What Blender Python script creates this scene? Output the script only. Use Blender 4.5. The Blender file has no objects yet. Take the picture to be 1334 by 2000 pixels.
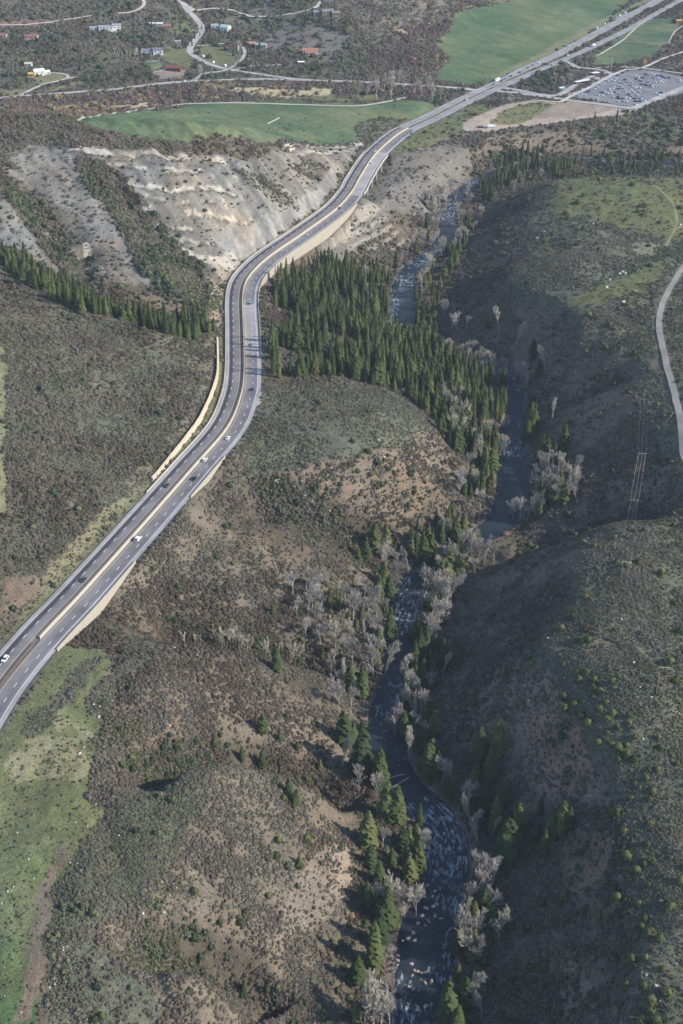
import bpy, math, random
import numpy as np
from mathutils import Vector, Matrix
rad = math.radians
random.seed(7)
RNG = np.random.default_rng(11)
scene = bpy.context.scene
COL = scene.collection

# ------------------------------------------------------------------ camera, light
CAM_H, PITCH, FPX, IW, IH = 392.0, rad(30.5), 2600.0, 1334.0, 2000.0
cam_d = bpy.data.cameras.new("camera")
cam = bpy.data.objects.new("camera", cam_d)
COL.objects.link(cam)
cam.location = (0, 0, CAM_H)
cam.rotation_euler = (math.pi / 2 - PITCH, 0, 0)
cam_d.sensor_fit = 'VERTICAL'
cam_d.sensor_height = 36.0
cam_d.lens = 36.0 * FPX / IH
cam_d.clip_start = 1.0
cam_d.clip_end = 20000
scene.camera = cam

SUN_EL, SUN_AZ = rad(30.0), rad(102.0)          # azimuth clockwise from +Y
world = bpy.data.worlds.new("World")
scene.world = world
world.use_nodes = True
wt = world.node_tree
wt.nodes.clear()
wo = wt.nodes.new('ShaderNodeOutputWorld')
wb = wt.nodes.new('ShaderNodeBackground')
sk = wt.nodes.new('ShaderNodeTexSky')
sk.sky_type = 'NISHITA'
sk.sun_disc = False
sk.sun_elevation = SUN_EL
sk.sun_rotation = SUN_AZ
sk.altitude = 2300
wb.inputs['Strength'].default_value = 0.15
wt.links.new(sk.outputs[0], wb.inputs[0])
wt.links.new(wb.outputs[0], wo.inputs[0])
sun_d = bpy.data.lights.new("sun", 'SUN')
sun_d.energy = 3.5
sun_d.angle = rad(0.6)
sun_d.color = (1.0, 0.91, 0.81)
sun = bpy.data.objects.new("sun", sun_d)
COL.objects.link(sun)
sdir = Vector((math.cos(SUN_EL) * math.sin(SUN_AZ), math.cos(SUN_EL) * math.cos(SUN_AZ), math.sin(SUN_EL)))
sun.rotation_euler = (-sdir).to_track_quat('-Z', 'Y').to_euler()
sun.location = (600, 200, 900)
vs = scene.view_settings
vs.view_transform = 'Standard'
vs.look = 'None'
vs.exposure = 0.88
vs.gamma = 1.0
scene.cycles.max_bounces = 5
scene.cycles.diffuse_bounces = 2
scene.cycles.glossy_bounces = 2
scene.cycles.volume_bounces = 0
scene.cycles.transparent_max_bounces = 6
scene.cycles.use_denoising = True
scene.cycles.use_fast_gi = False

# ------------------------------------------------------------------ small maths
cP, sP = math.cos(PITCH), math.sin(PITCH)
def P(px, py, h=0.0):
    """world point of height h that the lens sees at photo pixel px, py"""
    px = np.asarray(px, float); py = np.asarray(py, float); h = np.asarray(h, float)
    u = (px - IW / 2) / FPX; v = (py - IH / 2) / FPX
    t = (CAM_H - h) / (sP + v * cP)
    return np.stack([u * t, t * (cP - v * sP), h + 0 * t], -1)

def _hash(ix, iy, seed):
    n = (ix.astype(np.int64) * 374761393 + iy.astype(np.int64) * 668265263 + seed * 1442695041) & 0x7fffffff
    n = ((n ^ (n >> 13)) * 1274126177) & 0x7fffffff
    return ((n ^ (n >> 16)) & 0xffffff) / float(0xffffff)
def vnoise(x, y, sc, seed=0):
    x = np.asarray(x) / sc; y = np.asarray(y) / sc
    ix = np.floor(x); iy = np.floor(y)
    fx = x - ix; fy = y - iy
    fx = fx * fx * fx * (fx * (fx * 6 - 15) + 10); fy = fy * fy * fy * (fy * (fy * 6 - 15) + 10)
    a = _hash(ix, iy, seed); b = _hash(ix + 1, iy, seed); c = _hash(ix, iy + 1, seed); d = _hash(ix + 1, iy + 1, seed)
    return (a + (b - a) * fx) * (1 - fy) + (c + (d - c) * fx) * fy
def fbm(x, y, sc, seed=0, o=4):
    s = 0; a = 1.0; t = 0
    c, d = 0.8, 0.6
    for k in range(o):
        s = s + a * vnoise(x, y, sc, seed + k * 17); t += a; a *= 0.55; sc *= 0.5
        x, y = c * x - d * y + 31.7, d * x + c * y - 17.3
    return s / t            # 0..1
def sstep(a, b, x):
    t = np.clip((np.asarray(x, float) - a) / (b - a), 0, 1)
    return t * t * (3 - 2 * t)

def catmull(pts, step):
    p = np.asarray(pts, float)
    p = np.vstack([2 * p[0] - p[1], p, 2 * p[-1] - p[-2]])
    out = []
    for i in range(1, len(p) - 2):
        n = max(1, int(np.linalg.norm(p[i + 1][:2] - p[i][:2]) / step))
        t = np.linspace(0, 1, n, endpoint=False)[:, None]
        out.append(0.5 * ((2 * p[i]) + (-p[i - 1] + p[i + 1]) * t + (2 * p[i - 1] - 5 * p[i] + 4 * p[i + 1] - p[i + 2]) * t ** 2
                          + (-p[i - 1] + 3 * p[i] - 3 * p[i + 1] + p[i + 2]) * t ** 3))
    out.append(p[-2][None])
    return np.vstack(out)

def poly_dist(xy, line, maxd=60.0):
    """signed lateral distance (positive right of travel) and fractional index along a polyline"""
    n = len(xy)
    best = np.full(n, 1e9); sd = np.full(n, 1e9); par = np.zeros(n)
    lo = line[:, :2].min(0) - maxd; hi = line[:, :2].max(0) + maxd
    idx = np.where((xy[:, 0] > lo[0]) & (xy[:, 0] < hi[0]) & (xy[:, 1] > lo[1]) & (xy[:, 1] < hi[1]))[0]
    # coarse prefilter by chunks of 12 segments
    for c0 in range(0, len(line) - 1, 12):
        c1 = min(c0 + 12, len(line) - 1)
        l = line[c0:c1 + 1, :2]
        a = l.min(0) - maxd; b = l.max(0) + maxd
        q = xy[idx]
        sub = idx[(q[:, 0] > a[0]) & (q[:, 0] < b[0]) & (q[:, 1] > a[1]) & (q[:, 1] < b[1])]
        if not len(sub): continue
        for k in range(c0, c1):
            A = line[k, :2]; D = line[k + 1, :2] - A; L = float(D @ D)
            if L < 1e-9: continue
            w = xy[sub] - A
            t = np.clip((w @ D) / L, 0, 1)
            e = w - t[:, None] * D
            d = np.hypot(e[:, 0], e[:, 1])
            m = d < best[sub]
            s2 = sub[m]
            best[s2] = d[m]
            cr = D[0] * w[m, 1] - D[1] * w[m, 0]
            sd[s2] = np.where(cr > 0, -d[m], d[m]); par[s2] = k + t[m]
    return sd, par

def in_poly(xy, poly):
    x, y = xy[:, 0], xy[:, 1]
    res = np.zeros(len(xy), bool)
    m = (x >= poly[:, 0].min()) & (x <= poly[:, 0].max()) & (y >= poly[:, 1].min()) & (y <= poly[:, 1].max())
    x, y = x[m], y[m]; r = np.zeros(len(x), bool)
    j = len(poly) - 1
    for i in range(len(poly)):
        xi, yi = poly[i]; xj, yj = poly[j]
        if yi != yj:
            r ^= ((yi > y) != (yj > y)) & (x < (xj - xi) * (y - yi) / (yj - yi) + xi)
        j = i
    res[m] = r
    return res

# ------------------------------------------------------------------ object helpers
def tag(o, label=None, cat=None, group=None, kind=None):
    if label: o['label'] = label
    if cat: o['category'] = cat
    if group: o['group'] = group
    if kind: o['kind'] = kind
    return o
def link(o, parent=None):
    COL.objects.link(o)
    if parent is not None: o.parent = parent
    return o
def np_mesh(name, verts, faces, mats=(), attrs=None, smooth=False, midx=None):
    """verts (n,3), faces (m,k) or list of such arrays with different k"""
    me = bpy.data.meshes.new(name)
    verts = np.asarray(verts, np.float32)
    fl = faces if isinstance(faces, list) else [faces]
    fl = [np.asarray(f, np.int32) for f in fl if len(f)]
    me.vertices.add(len(verts)); me.vertices.foreach_set('co', verts.ravel())
    nl = sum(f.size for f in fl); nf = sum(len(f) for f in fl)
    me.loops.add(nl); me.loops.foreach_set('vertex_index', np.concatenate([f.ravel() for f in fl]))
    me.polygons.add(nf)
    sizes = np.concatenate([np.full(len(f), f.shape[1], np.int32) for f in fl])
    me.polygons.foreach_set('loop_start', np.concatenate([[0], np.cumsum(sizes)[:-1]]).astype(np.int32))
    for m in mats: me.materials.append(m)
    if midx is not None: me.polygons.foreach_set('material_index', np.asarray(midx, np.int32))
    if smooth: me.polygons.foreach_set('use_smooth', np.ones(nf, bool))
    if attrs:
        for k, a in attrs.items():
            a = np.asarray(a, np.float32)
            if a.ndim == 1:
                at = me.attributes.new(k, 'FLOAT', 'POINT'); at.data.foreach_set('value', a)
            else:
                if a.shape[1] == 3: a = np.hstack([a, np.ones((len(a), 1), np.float32)])
                at = me.attributes.new(k, 'FLOAT_COLOR', 'POINT'); at.data.foreach_set('color', a.ravel())
    me.update(calc_edges=True)
    return me
def np_obj(name, verts, faces, mats=(), attrs=None, smooth=False, parent=None, midx=None):
    return link(bpy.data.objects.new(name, np_mesh(name, verts, faces, mats, attrs, smooth, midx)), parent)

class MB:
    """collects simple shapes into one mesh"""
    def __init__(s): s.v = []; s.f = []; s.m = []; s.n = 0
    def add(s, v, f, mi=0):
        s.v.append(np.asarray(v, float)); s.f += [tuple(int(i) + s.n for i in q) for q in f]; s.m += [mi] * len(f); s.n += len(v)
    def box(s, c, size, rz=0.0, mi=0, top=(1, 1)):
        sx, sy, sz = size[0] / 2, size[1] / 2, size[2] / 2
        v = np.array([[-sx, -sy, -sz], [sx, -sy, -sz], [sx, sy, -sz], [-sx, sy, -sz],
                      [-sx * top[0], -sy * top[1], sz], [sx * top[0], -sy * top[1], sz], [sx * top[0], sy * top[1], sz], [-sx * top[0], sy * top[1], sz]])
        c_, s_ = math.cos(rz), math.sin(rz)
        v = np.stack([v[:, 0] * c_ - v[:, 1] * s_, v[:, 0] * s_ + v[:, 1] * c_, v[:, 2]], -1) + np.asarray(c, float)
        s.add(v, [(0, 3, 2, 1), (4, 5, 6, 7), (0, 1, 5, 4), (1, 2, 6, 5), (2, 3, 7, 6), (3, 0, 4, 7)], mi)
    def tube(s, a, b, r0, r1, n=6, mi=0):
        a = np.asarray(a, float); b = np.asarray(b, float); d = b - a; L = np.linalg.norm(d)
        if L < 1e-6: return
        d = d / L; q = np.array([0, 0, 1.0]) if abs(d[2]) < .9 else np.array([1.0, 0, 0])
        e = np.cross(d, q); e /= np.linalg.norm(e); g = np.cross(d, e)
        an = np.arange(n) * 2 * math.pi / n
        ring = np.cos(an)[:, None] * e + np.sin(an)[:, None] * g
        s.add(np.vstack([a + ring * r0, b + ring * r1]), [(i, (i + 1) % n, n + (i + 1) % n, n + i) for i in range(n)] + [tuple(range(n, 2 * n))], mi)
    def prism(s, prof, y0, y1, mi=0):
        """profile in x,z extruded along y"""
        n = len(prof); v = [(p[0], y0, p[1]) for p in prof] + [(p[0], y1, p[1]) for p in prof]
        s.add(v, [tuple(range(n)), tuple(range(2 * n - 1, n - 1, -1))] + [(i, n + i, n + (i + 1) % n, (i + 1) % n) for i in range(n)], mi)
    def mesh(s, name, mats, smooth=False):
        me = bpy.data.meshes.new(name)
        me.from_pydata(np.vstack(s.v).tolist(), [], s.f)
        for m in mats: me.materials.append(m)
        me.polygons.foreach_set('material_index', s.m)
        if smooth: me.polygons.foreach_set('use_smooth', [True] * len(s.f))
        me.update()
        return me
    def build(s, name, mats, parent=None, smooth=False):
        if not isinstance(mats, (list, tuple)): mats = [mats]
        return link(bpy.data.objects.new(name, s.mesh(name, mats, smooth)), parent)

# ------------------------------------------------------------------ materials
def mat_new(name):
    m = bpy.data.materials.new(name); m.use_nodes = True
    nt = m.node_tree
    b = nt.nodes['Principled BSDF']
    return m, nt, b
def noise_node(nt, scale, detail=3, rough=.55, coord='Object', sx=(1, 1, 1)):
    tc = nt.nodes.new('ShaderNodeTexCoord'); mp = nt.nodes.new('ShaderNodeMapping'); n = nt.nodes.new('ShaderNodeTexNoise')
    mp.inputs['Scale'].default_value = sx
    nt.links.new(tc.outputs[coord], mp.inputs[0]); nt.links.new(mp.outputs[0], n.inputs['Vector'])
    n.inputs['Scale'].default_value = scale; n.inputs['Detail'].default_value = detail; n.inputs['Roughness'].default_value = rough
    return n
def mixc(nt, fac, a, b, mode='MIX'):
    m = nt.nodes.new('ShaderNodeMix'); m.data_type = 'RGBA'; m.blend_type = mode
    for s, v in ((0, fac), (6, a), (7, b)):
        if isinstance(v, (int, float)): m.inputs[s].default_value = v
        elif isinstance(v, tuple): m.inputs[s].default_value = (*v[:3], 1)
        else: nt.links.new(v, m.inputs[s])
    return m.outputs[2]
def ramp(nt, fac, stops):
    r = nt.nodes.new('ShaderNodeValToRGB'); nt.links.new(fac, r.inputs[0])
    while len(r.color_ramp.elements) < len(stops): r.color_ramp.elements.new(.5)
    for e, (p, c) in zip(r.color_ramp.elements, stops):
        e.position = p; e.color = (c, c, c, 1) if isinstance(c, (int, float)) else (*c, 1)
    return r.outputs[0]
def simple_mat(name, col, rough=.8, scale=.6, var=.18, metal=0.0, spec=.3, scale2=None):
    m, nt, b = mat_new(name)
    n = noise_node(nt, scale)
    lo = tuple(c * (1 - var) for c in col); hi = tuple(min(1, c * (1 + var)) for c in col)
    c = mixc(nt, n.outputs[0], lo, hi)
    nt.links.new(c, b.inputs['Base Color'])
    b.inputs['Roughness'].default_value = rough; b.inputs['Metallic'].default_value = metal
    b.inputs['Specular IOR Level'].default_value = spec
    return m
# ------------------------------------------------------------------ highway, river courses (photo pixels -> world)
HW_PX = [(-150, 1590), (-70, 1450), (0, 1338), (75, 1245), (150, 1165), (222, 1085), (296, 1002), (375, 912), (442, 834), (468, 774), (475, 725),
         (474, 650), (472, 586), (478, 552), (496, 526), (530, 496), (590, 455), (657, 406), (687, 372), (699, 350), (725, 309), (751, 282),
         (785, 256), (837, 232), (888, 206), (943, 180), (999, 154), (1096, 112), (1145, 88), (1209, 55), (1255, 30), (1306, 2), (1360, -28), (1420, -60)]
HW_GAP = [1.0] * 2 + [1.0] * 18 + [1.0, 1.0, 1.2, 1.5, 1.5, 1.5, 2.0, 3.5, 6, 9, 9, 9, 9, 9]
hwp = P([p[0] for p in HW_PX], [p[1] for p in HW_PX], 0.0)
HW = catmull(np.hstack([hwp[:, :2], np.array(HW_GAP)[:len(hwp), None]]), 5.0)       # x, y, gap
HW_N = len(HW)
def line_normals(L):
    d = np.gradient(L[:, :2], axis=0); d /= np.linalg.norm(d, axis=1)[:, None]
    return np.stack([d[:, 1], -d[:, 0]], -1)                 # to the right
HWn = line_normals(HW)
def hw_param(px, py):
    q = P(px, py, 0.0)[:2]
    return int(np.argmin(np.hypot(HW[:, 0] - q[0], HW[:, 1] - q[1])))
LW = 5.9                                                       # half width of one carriageway
kA, kB = hw_param(20, 1315), hw_param(800, 250)
ii = np.arange(HW_N)
HW_DROP = 1.4 * sstep(kA - 6, kA + 10, ii) * (1 - sstep(kB - 10, kB + 6, ii))   # right carriageway lies lower
LGAP, RGAP = 0.35, 0.6

RV_PX = [(835, 2150, 118), (830, 2000, 116), (824, 1900, 112), (838, 1810, 108), (866, 1730, 100), (872, 1650, 84), (850, 1600, 76), (800, 1550, 70), (766, 1505, 68), (755, 1450, 70),
         (752, 1400, 62), (765, 1340, 56), (778, 1280, 50), (785, 1220, 50), (800, 1160, 54), (832, 1108, 50), (872, 1077, 44), (930, 1050, 46), (985, 1015, 62), (1002, 960, 76),
         (1003, 900, 62), (998, 850, 50), (1006, 805, 34), (1008, 770, 28), (985, 725, 26), (920, 695, 30), (850, 680, 40), (797, 645, 50), (784, 585, 50), (800, 530, 34), (850, 490, 32),
         (878, 450, 34), (872, 425, 34), (890, 385, 30), (940, 350, 28), (1010, 325, 26), (1100, 312, 26), (1250, 318, 26), (1450, 325, 26)]
def riv_h(py): return np.interp(py, [300, 440, 640, 1000, 2000], [-26, -42, -51, -59, -69])
rp = np.array([P(a, b, riv_h(b)) for a, b, w in RV_PX])
rs = np.array([w / (0.862 * (b + 530) / (CAM_H - riv_h(b))) for a, b, w in RV_PX]) * .92     # metres
RV = catmull(np.hstack([rp, rs[:, None]]), 6.0)               # x, y, z, width
RVn = line_normals(RV)

# ------------------------------------------------------------------ relief: px, py, height
CP = """
20 1600 -3;0 1800 -6;60 1900 -8;100 1700 -6;150 1450 -4;100 1990 -10;0 2000 -10;60 1480 -1;-150 1800 -4;-150 2050 -8;100 2200 -14;
300 1570 -6;350 1515 -9;385 1496 -10;450 1508 -16;560 1560 -28;650 1620 -44;730 1640 -64;250 1640 -7;200 1750 -9;
500 1750 -31;600 1700 -43;650 1800 -58;400 1800 -22;300 1800 -14;560 1900 -47;640 1900 -66;680 1960 -71;640 1740 -54;700 1750 -68;400 1650 -16;500 1620 -26;
260 1548 -9;330 1490 -17;420 1470 -30;520 1482 -42;640 1535 -56;705 1560 -66;
250 1870 -16;330 1862 -28;430 1885 -40;480 1915 -50;300 1895 -21;360 1905 -27;420 1960 -36;300 2000 -22;200 1950 -14;520 2000 -56;600 2050 -70;400 2150 -36;
200 1290 -3;300 1285 -8;400 1295 -14;500 1320 -24;600 1380 -42;680 1440 -62;250 1420 -8;350 1430 -14;450 1430 -26;560 1450 -44;200 1520 -5;
240 1222 -13;350 1238 -26;450 1258 -34;560 1270 -46;660 1300 -59;300 1255 -11;420 1275 -19;
400 1100 -18;500 1130 -28;600 1160 -42;700 1180 -58;300 1130 -11;350 1050 -11;250 1160 -11;330 1180 -17;450 1190 -27;550 1220 -40;
430 950 -12;520 985 -26;620 1025 -41;720 1070 -58;380 990 -10;
480 880 -4;560 790 -4;680 770 -6;770 800 -10;760 870 -12;650 905 -10;560 925 -9;850 830 -24;450 920 -7;530 830 -4;
700 960 -28;600 960 -17;800 950 -34;870 930 -46;820 1010 -54;720 1020 -44;900 870 -52;940 930 -62;900 1000 -61;800 1060 -61;760 1120 -62;
560 600 -15;650 650 -18;560 680 -5;700 720 -14;800 740 -28;850 700 -46;720 620 -38;750 600 -50;720 560 -42;620 520 -29;560 525 -22;900 780 -40;960 800 -54;900 740 -46;740 650 -44;530 720 -3;530 600 -8;620 600 -20;
620 490 -28;700 480 -32;760 510 -49;820 490 -52;745 420 -16;800 440 -32;790 360 -10;850 400 -42;820 320 -6;880 330 -17;900 290 -6;730 350 -15;700 425 -10;640 470 -18;560 505 -16;760 385 -12;
1000 50 5;900 100 3;1100 30 6;860 150 2;1230 175 2;1080 230 0;900 262 -2;1000 278 -12;1100 250 -4;1200 232 -2;1334 215 -2;960 225 0;1280 90 3;1334 30 5;1400 100 3;
1050 285 -16;1000 318 -38;1100 302 -36;1200 308 -34;1334 318 -34;1200 270 -18;1334 260 -14;940 330 -38;1450 320 -34;
1080 352 2;1200 345 1;1334 350 1;1100 450 2;1334 450 0;1010 530 2;1150 560 2;1250 600 1;1334 600 1;1020 600 0;1120 640 -2;1450 500 -4;1045 420 2;1060 380 2;
985 400 -28;915 445 -49;950 520 -30;880 570 -51;850 640 -56;935 610 -35;900 672 -52;
1100 700 -22;1050 760 -46;1200 750 -12;1270 700 0;1334 820 0;1150 850 -32;1080 900 -52;1250 880 -16;1334 930 -3;1200 960 -34;1100 980 -50;1300 1000 -18;1020 720 -48;1060 660 -20;1450 900 -5;
1250 1000 -30;1150 1005 -44;1060 1040 -58;970 1080 -66;1205 1030 -3;1320 1040 -3;1140 1080 -6;1100 1150 -10;1060 1230 -10;1035 1290 -12;1085 1330 -9;1130 1420 -10;1165 1500 -12;1215 1600 -13;1240 1750 -15;1235 1900 -17;1230 2000 -18;1220 2150 -20;1160 1250 -4;
1250 1150 0;1334 1200 -3;1334 1400 -8;1250 1400 -5;1334 1600 -14;1334 1800 -18;1334 2000 -22;1500 1500 -18;1500 1900 -32;1450 1150 -10;
1040 1120 -26;950 1130 -58;1010 1160 -38;900 1220 -65;970 1240 -43;880 1310 -67;840 1380 -69;950 1330 -46;1010 1420 -44;900 1450 -65;1040 1520 -46;950 1530 -66;1110 1600 -42;1010 1650 -62;940 1650 -72;1110 1750 -50;1010 1800 -67;1120 1900 -53;1010 1900 -68;1100 1990 -56;1000 2100 -73;
440 560 4;410 600 4;430 525 6;445 500 6;495 468 5;560 420 4;635 365 3;668 320 2;690 290 2;
425 455 26;520 435 20;630 345 16;380 490 14;350 400 46;450 390 38;550 355 32;280 350 68;400 330 64;200 300 78;500 303 54;600 288 36;705 280 4;655 300 14;300 310 74;350 450 30;480 340 50;
110 287 82;0 250 84;160 262 84;370 244 74;300 262 76;450 258 66;480 275 56;-120 260 88;
0 222 70;120 225 55;300 200 6;200 212 10;450 230 7;160 200 8;300 225 40;450 200 6;600 245 6;700 240 4;800 210 3;0 198 10;-150 200 14;550 235 6;600 200 5;
150 310 78;200 370 60;250 430 44;330 520 24;400 590 9;60 330 72;150 420 46;180 520 30;300 575 14;0 340 74;0 450 44;100 500 32;20 400 60;140 480 36;270 520 25;90 380 60;-130 400 60;
0 486 38;100 560 25;200 605 15;300 632 8;400 655 3;0 520 42;100 590 33;200 630 24;320 655 15;412 668 6;-130 560 46;
0 700 36;200 750 20;0 900 24;200 900 11;300 850 8;385 760 7;100 1050 6;0 1100 8;0 1200 2;200 1010 2;290 925 3;-130 1000 16;-130 1250 4;100 850 20;
0 192 6;150 180 6;300 165 6;500 157 5;700 160 4;850 167 2;930 172 1;100 100 36;0 20 76;200 30 70;300 80 34;400 60 34;500 20 66;600 100 22;650 40 70;750 30 76;790 100 16;835 50 12;700 135 9;820 0 70;600 0 100;300 0 92;0 -20 110;400 130 9;300 135 14;900 0 8;60 150 16;450 110 14;550 60 40;-150 60 70;-150 150 20;200 110 34;
1000 -20 8;1200 -30 8;1400 -30 8;900 -30 20;800 -30 110
"""
LAM_A, LAM_B = 3.0, 1.2
cps = np.array([[float(q) for q in s.split()] for s in CP.replace('\n', '').split(';') if s.strip()])
vil = (cps[:, 1] < 195) & (cps[:, 2] > 8) & (cps[:, 0] < 850)
cps[vil, 2] *= .55
cps[:, 2] *= .93
hd = (cps[:, 1] > 240) & (cps[:, 1] < 345) & (cps[:, 0] > 880); cps[hd, 2] *= .72
LN = []
for k in range(0, HW_N, 5):                                      # the highway holds the ground at its level
    LN.append(np.array([HW[k, 0] - HWn[k, 0] * 4, HW[k, 1] - HWn[k, 1] * 4, 0.0]))
for k in range(0, len(RV), 7):
    LN.append(np.array([RV[k, 0], RV[k, 1], RV[k, 2]]))
for x, y, z in ((-1100, 2600, 200), (-500, 2700, 180), (0, 2800, 160), (300, 3000, 100), (800, 3000, 50), (1200, 2600, 50), (-1300, 1800, 110), (1100, 1500, 20), (900, 800, 20), (-800, 1000, 70), (-500, 500, 5), (600, 400, 5), (0, 200, -60)):
    LN.append(np.array([x, y, z], float))
LN = np.array(LN)
_c2 = 8.0 ** 2
def _ker(a, b):
    return -np.sqrt(((a[:, None, :2] - b[None, :, :2]) ** 2).sum(-1) + _c2)
class Fit:
    def __init__(s, pts, lam):
        s.p = pts; K = _ker(pts, pts) + np.diag(lam)
        A = np.vstack([np.hstack([K, np.ones((len(pts), 1))]), np.append(np.ones(len(pts)), 0)[None]])
        s.w = np.linalg.solve(A, np.append(pts[:, 2], 0.0))
    def __call__(s, xy):
        out = np.empty(len(xy))
        for i in range(0, len(xy), 20000): out[i:i + 20000] = _ker(xy[i:i + 20000], s.p) @ s.w[:-1] + s.w[-1]
        return out
# the photo points slide along their lines of sight until the relief they describe is an even, buildable one
hgt = cps[:, 2].copy()
for it in range(8):
    CW = np.vstack([P(cps[:, 0], cps[:, 1], hgt), LN])
    lam = np.concatenate([np.full(len(cps), LAM_A if it < 7 else LAM_B), np.full(len(LN), 3.0)])
    h_base = Fit(CW, lam)
    if it < 7:
        fz = h_base(CW[:len(cps), :2])
        hgt = hgt + .6 * (fz - hgt) + .03 * (cps[:, 2] - hgt)

# ------------------------------------------------------------------ fan shaped ground sheet, finer near the near edge
ys = [215.0]
while ys[-1] < 3000: ys.append(ys[-1] + max(1.7, ys[-1] * 0.0027))
GY = np.array(ys); NU = 620
GU = np.linspace(-0.47, 0.47, NU); Y0 = 130.0
GX = GU[None, :] * (GY[:, None] + Y0)
NYR = len(GY)
gxy = np.stack([GX.ravel(), np.repeat(GY, NU)], -1)
# base relief on a coarser sheet, then cubic refinement by plain linear resample of a dense one
sub = 3
yb = GY[::sub]; yb = np.append(yb, GY[-1] + 20); ub = GU[::sub]; ub = np.append(ub, GU[-1] + .004)
bxy = np.stack([(ub[None, :] * (yb[:, None] + Y0)).ravel(), np.repeat(yb, len(ub))], -1)
HB = h_base(bxy).reshape(len(yb), len(ub))
def bilin(H, yv, uv, Yq, Uq):
    j = np.clip(np.searchsorted(yv, Yq) - 1, 0, len(yv) - 2); i = np.clip(np.searchsorted(uv, Uq) - 1, 0, len(uv) - 2)
    fy = (Yq - yv[j]) / (yv[j + 1] - yv[j]); fx = (Uq - uv[i]) / (uv[i + 1] - uv[i])
    return (H[j, i] * (1 - fx) + H[j, i + 1] * fx) * (1 - fy) + (H[j + 1, i] * (1 - fx) + H[j + 1, i + 1] * fx) * fy
Z = bilin(HB, yb, ub, gxy[:, 1], np.tile(GU, NYR))
X_, Y_ = gxy[:, 0], gxy[:, 1]

sdR, paR = poly_dist(gxy, HW, 75)
kR = np.clip(paR, 0, HW_N - 1)
gapR = np.interp(kR, ii, HW[:, 2])
near = np.abs(sdR) < 70
kF = hw_param(1000, 154)
XW = 4.5 * sstep(kF, kF + 14, ii)                                # an extra lane on the far left straight
halfR = gapR + 2 * LW + 0.6 + np.where(sdR < 0, np.interp(kR, ii, XW), 0)
sdV, paV = poly_dist(gxy, RV, 60)
wV = np.interp(paV, np.arange(len(RV)), RV[:, 3]) / 2
zV = np.interp(paV, np.arange(len(RV)), RV[:, 2])

# small relief, quiet on the roads and in the flat fields
def pxpoly(s, h=None):
    """polygon drawn over the photo, dropped on the ground"""
    a = np.array([[float(q) for q in t.split(',')] for t in s.split()])
    if h is None: return hit(a[:, 0], a[:, 1])[:, :2]
    return P(a[:, 0], a[:, 1], h)[:, :2]
road_quiet = sstep(14, 34, np.abs(sdR))
riv_quiet = sstep(0, 16, np.abs(sdV) - wV)
flat_far = sstep(1250, 1500, Y_) * (Z < 12)
rough = road_quiet * (0.25 + .75 * riv_quiet) * (1 - .9 * flat_far)
n1 = fbm(X_, Y_, 70, 3, 4) - .5
n2 = fbm(X_, Y_, 17, 9, 4) - .5
rid = 1 - np.abs(2 * fbm(X_ + .35 * Y_, Y_ * .45, 30, 21, 4) - 1)
Z = Z + rough * (n1 * 5.0 + n2 * 2.6 - rid * 2.2 + 1.5)
# ribs and gullies of the shale bluff
def tri_rib(x, y, w, s): return np.abs(2 * fbm(x, y, w, s, 4) - 1)
bl = sstep(0, 1, 1 - np.hypot((X_ + 150) / 260, (Y_ - 1230) / 200)) * sstep(6, 20, Z) * (1 - sstep(70, 82, Z))
uu = X_ * .80 + Y_ * .60; vv = -X_ * .60 + Y_ * .80
Z = Z + bl * (-(1 - tri_rib(uu, vv * .22, 42, 41)) ** 2 * 6.5 + 2.5 + (1 - tri_rib(uu, vv * .25, 13, 47)) ** 2 * -3.5)
# ledges: hard strata stand out as steps
led = bl * sstep(.35, .6, fbm(X_, Y_, 60, 77, 3))
ph = (Z + 3 * (fbm(X_, Y_, 40, 61, 2) - .5)) / 9.0
Z = Z + led * (np.floor(ph) + sstep(.55, .95, ph - np.floor(ph)) - ph) * 2.6
for (qx, qy, qh, r1, r2, up) in ((378, 275, 58, 52, 26, 12), (450, 278, 50, 40, 20, 6), (30, 268, 66, 110, 34, 8)):
    c = P(qx, qy, qh); Z = Z + up * np.exp(-((X_ - c[0]) / r1) ** 2 - ((Y_ - c[1]) / r2) ** 2)
# ledges on the rocky flank above the river and below the highway
for (cx, cy, rx, ry) in ((745, 460, 62, 50), (720, 960, 120, 60)):
    c = P(cx, cy, -26); m = np.clip(1 - np.hypot((X_ - c[0]) / rx, (Y_ - c[1]) / ry), 0, 1) ** .5
    ph = (Z + 3 * (fbm(X_, Y_, 30, 63, 2) - .5)) / 6.0
    Z = Z + m * (np.floor(ph) + sstep(.5, .95, ph - np.floor(ph)) - ph) * 3.5

GULLY = np.zeros(len(gxy))
for qx, qy, qh, r1, r2, up in ((370, 1570, -9, 30, 24, 6), (330, 1945, -24, 22, 15, 7), (330, 1330, -9, 34, 24, 4), (640, 860, -9, 50, 45, 3)):
    c = P(qx, qy, qh); Z = Z + up * np.exp(-((X_ - c[0]) / r1) ** 2 - ((Y_ - c[1]) / r2) ** 2)
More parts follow.
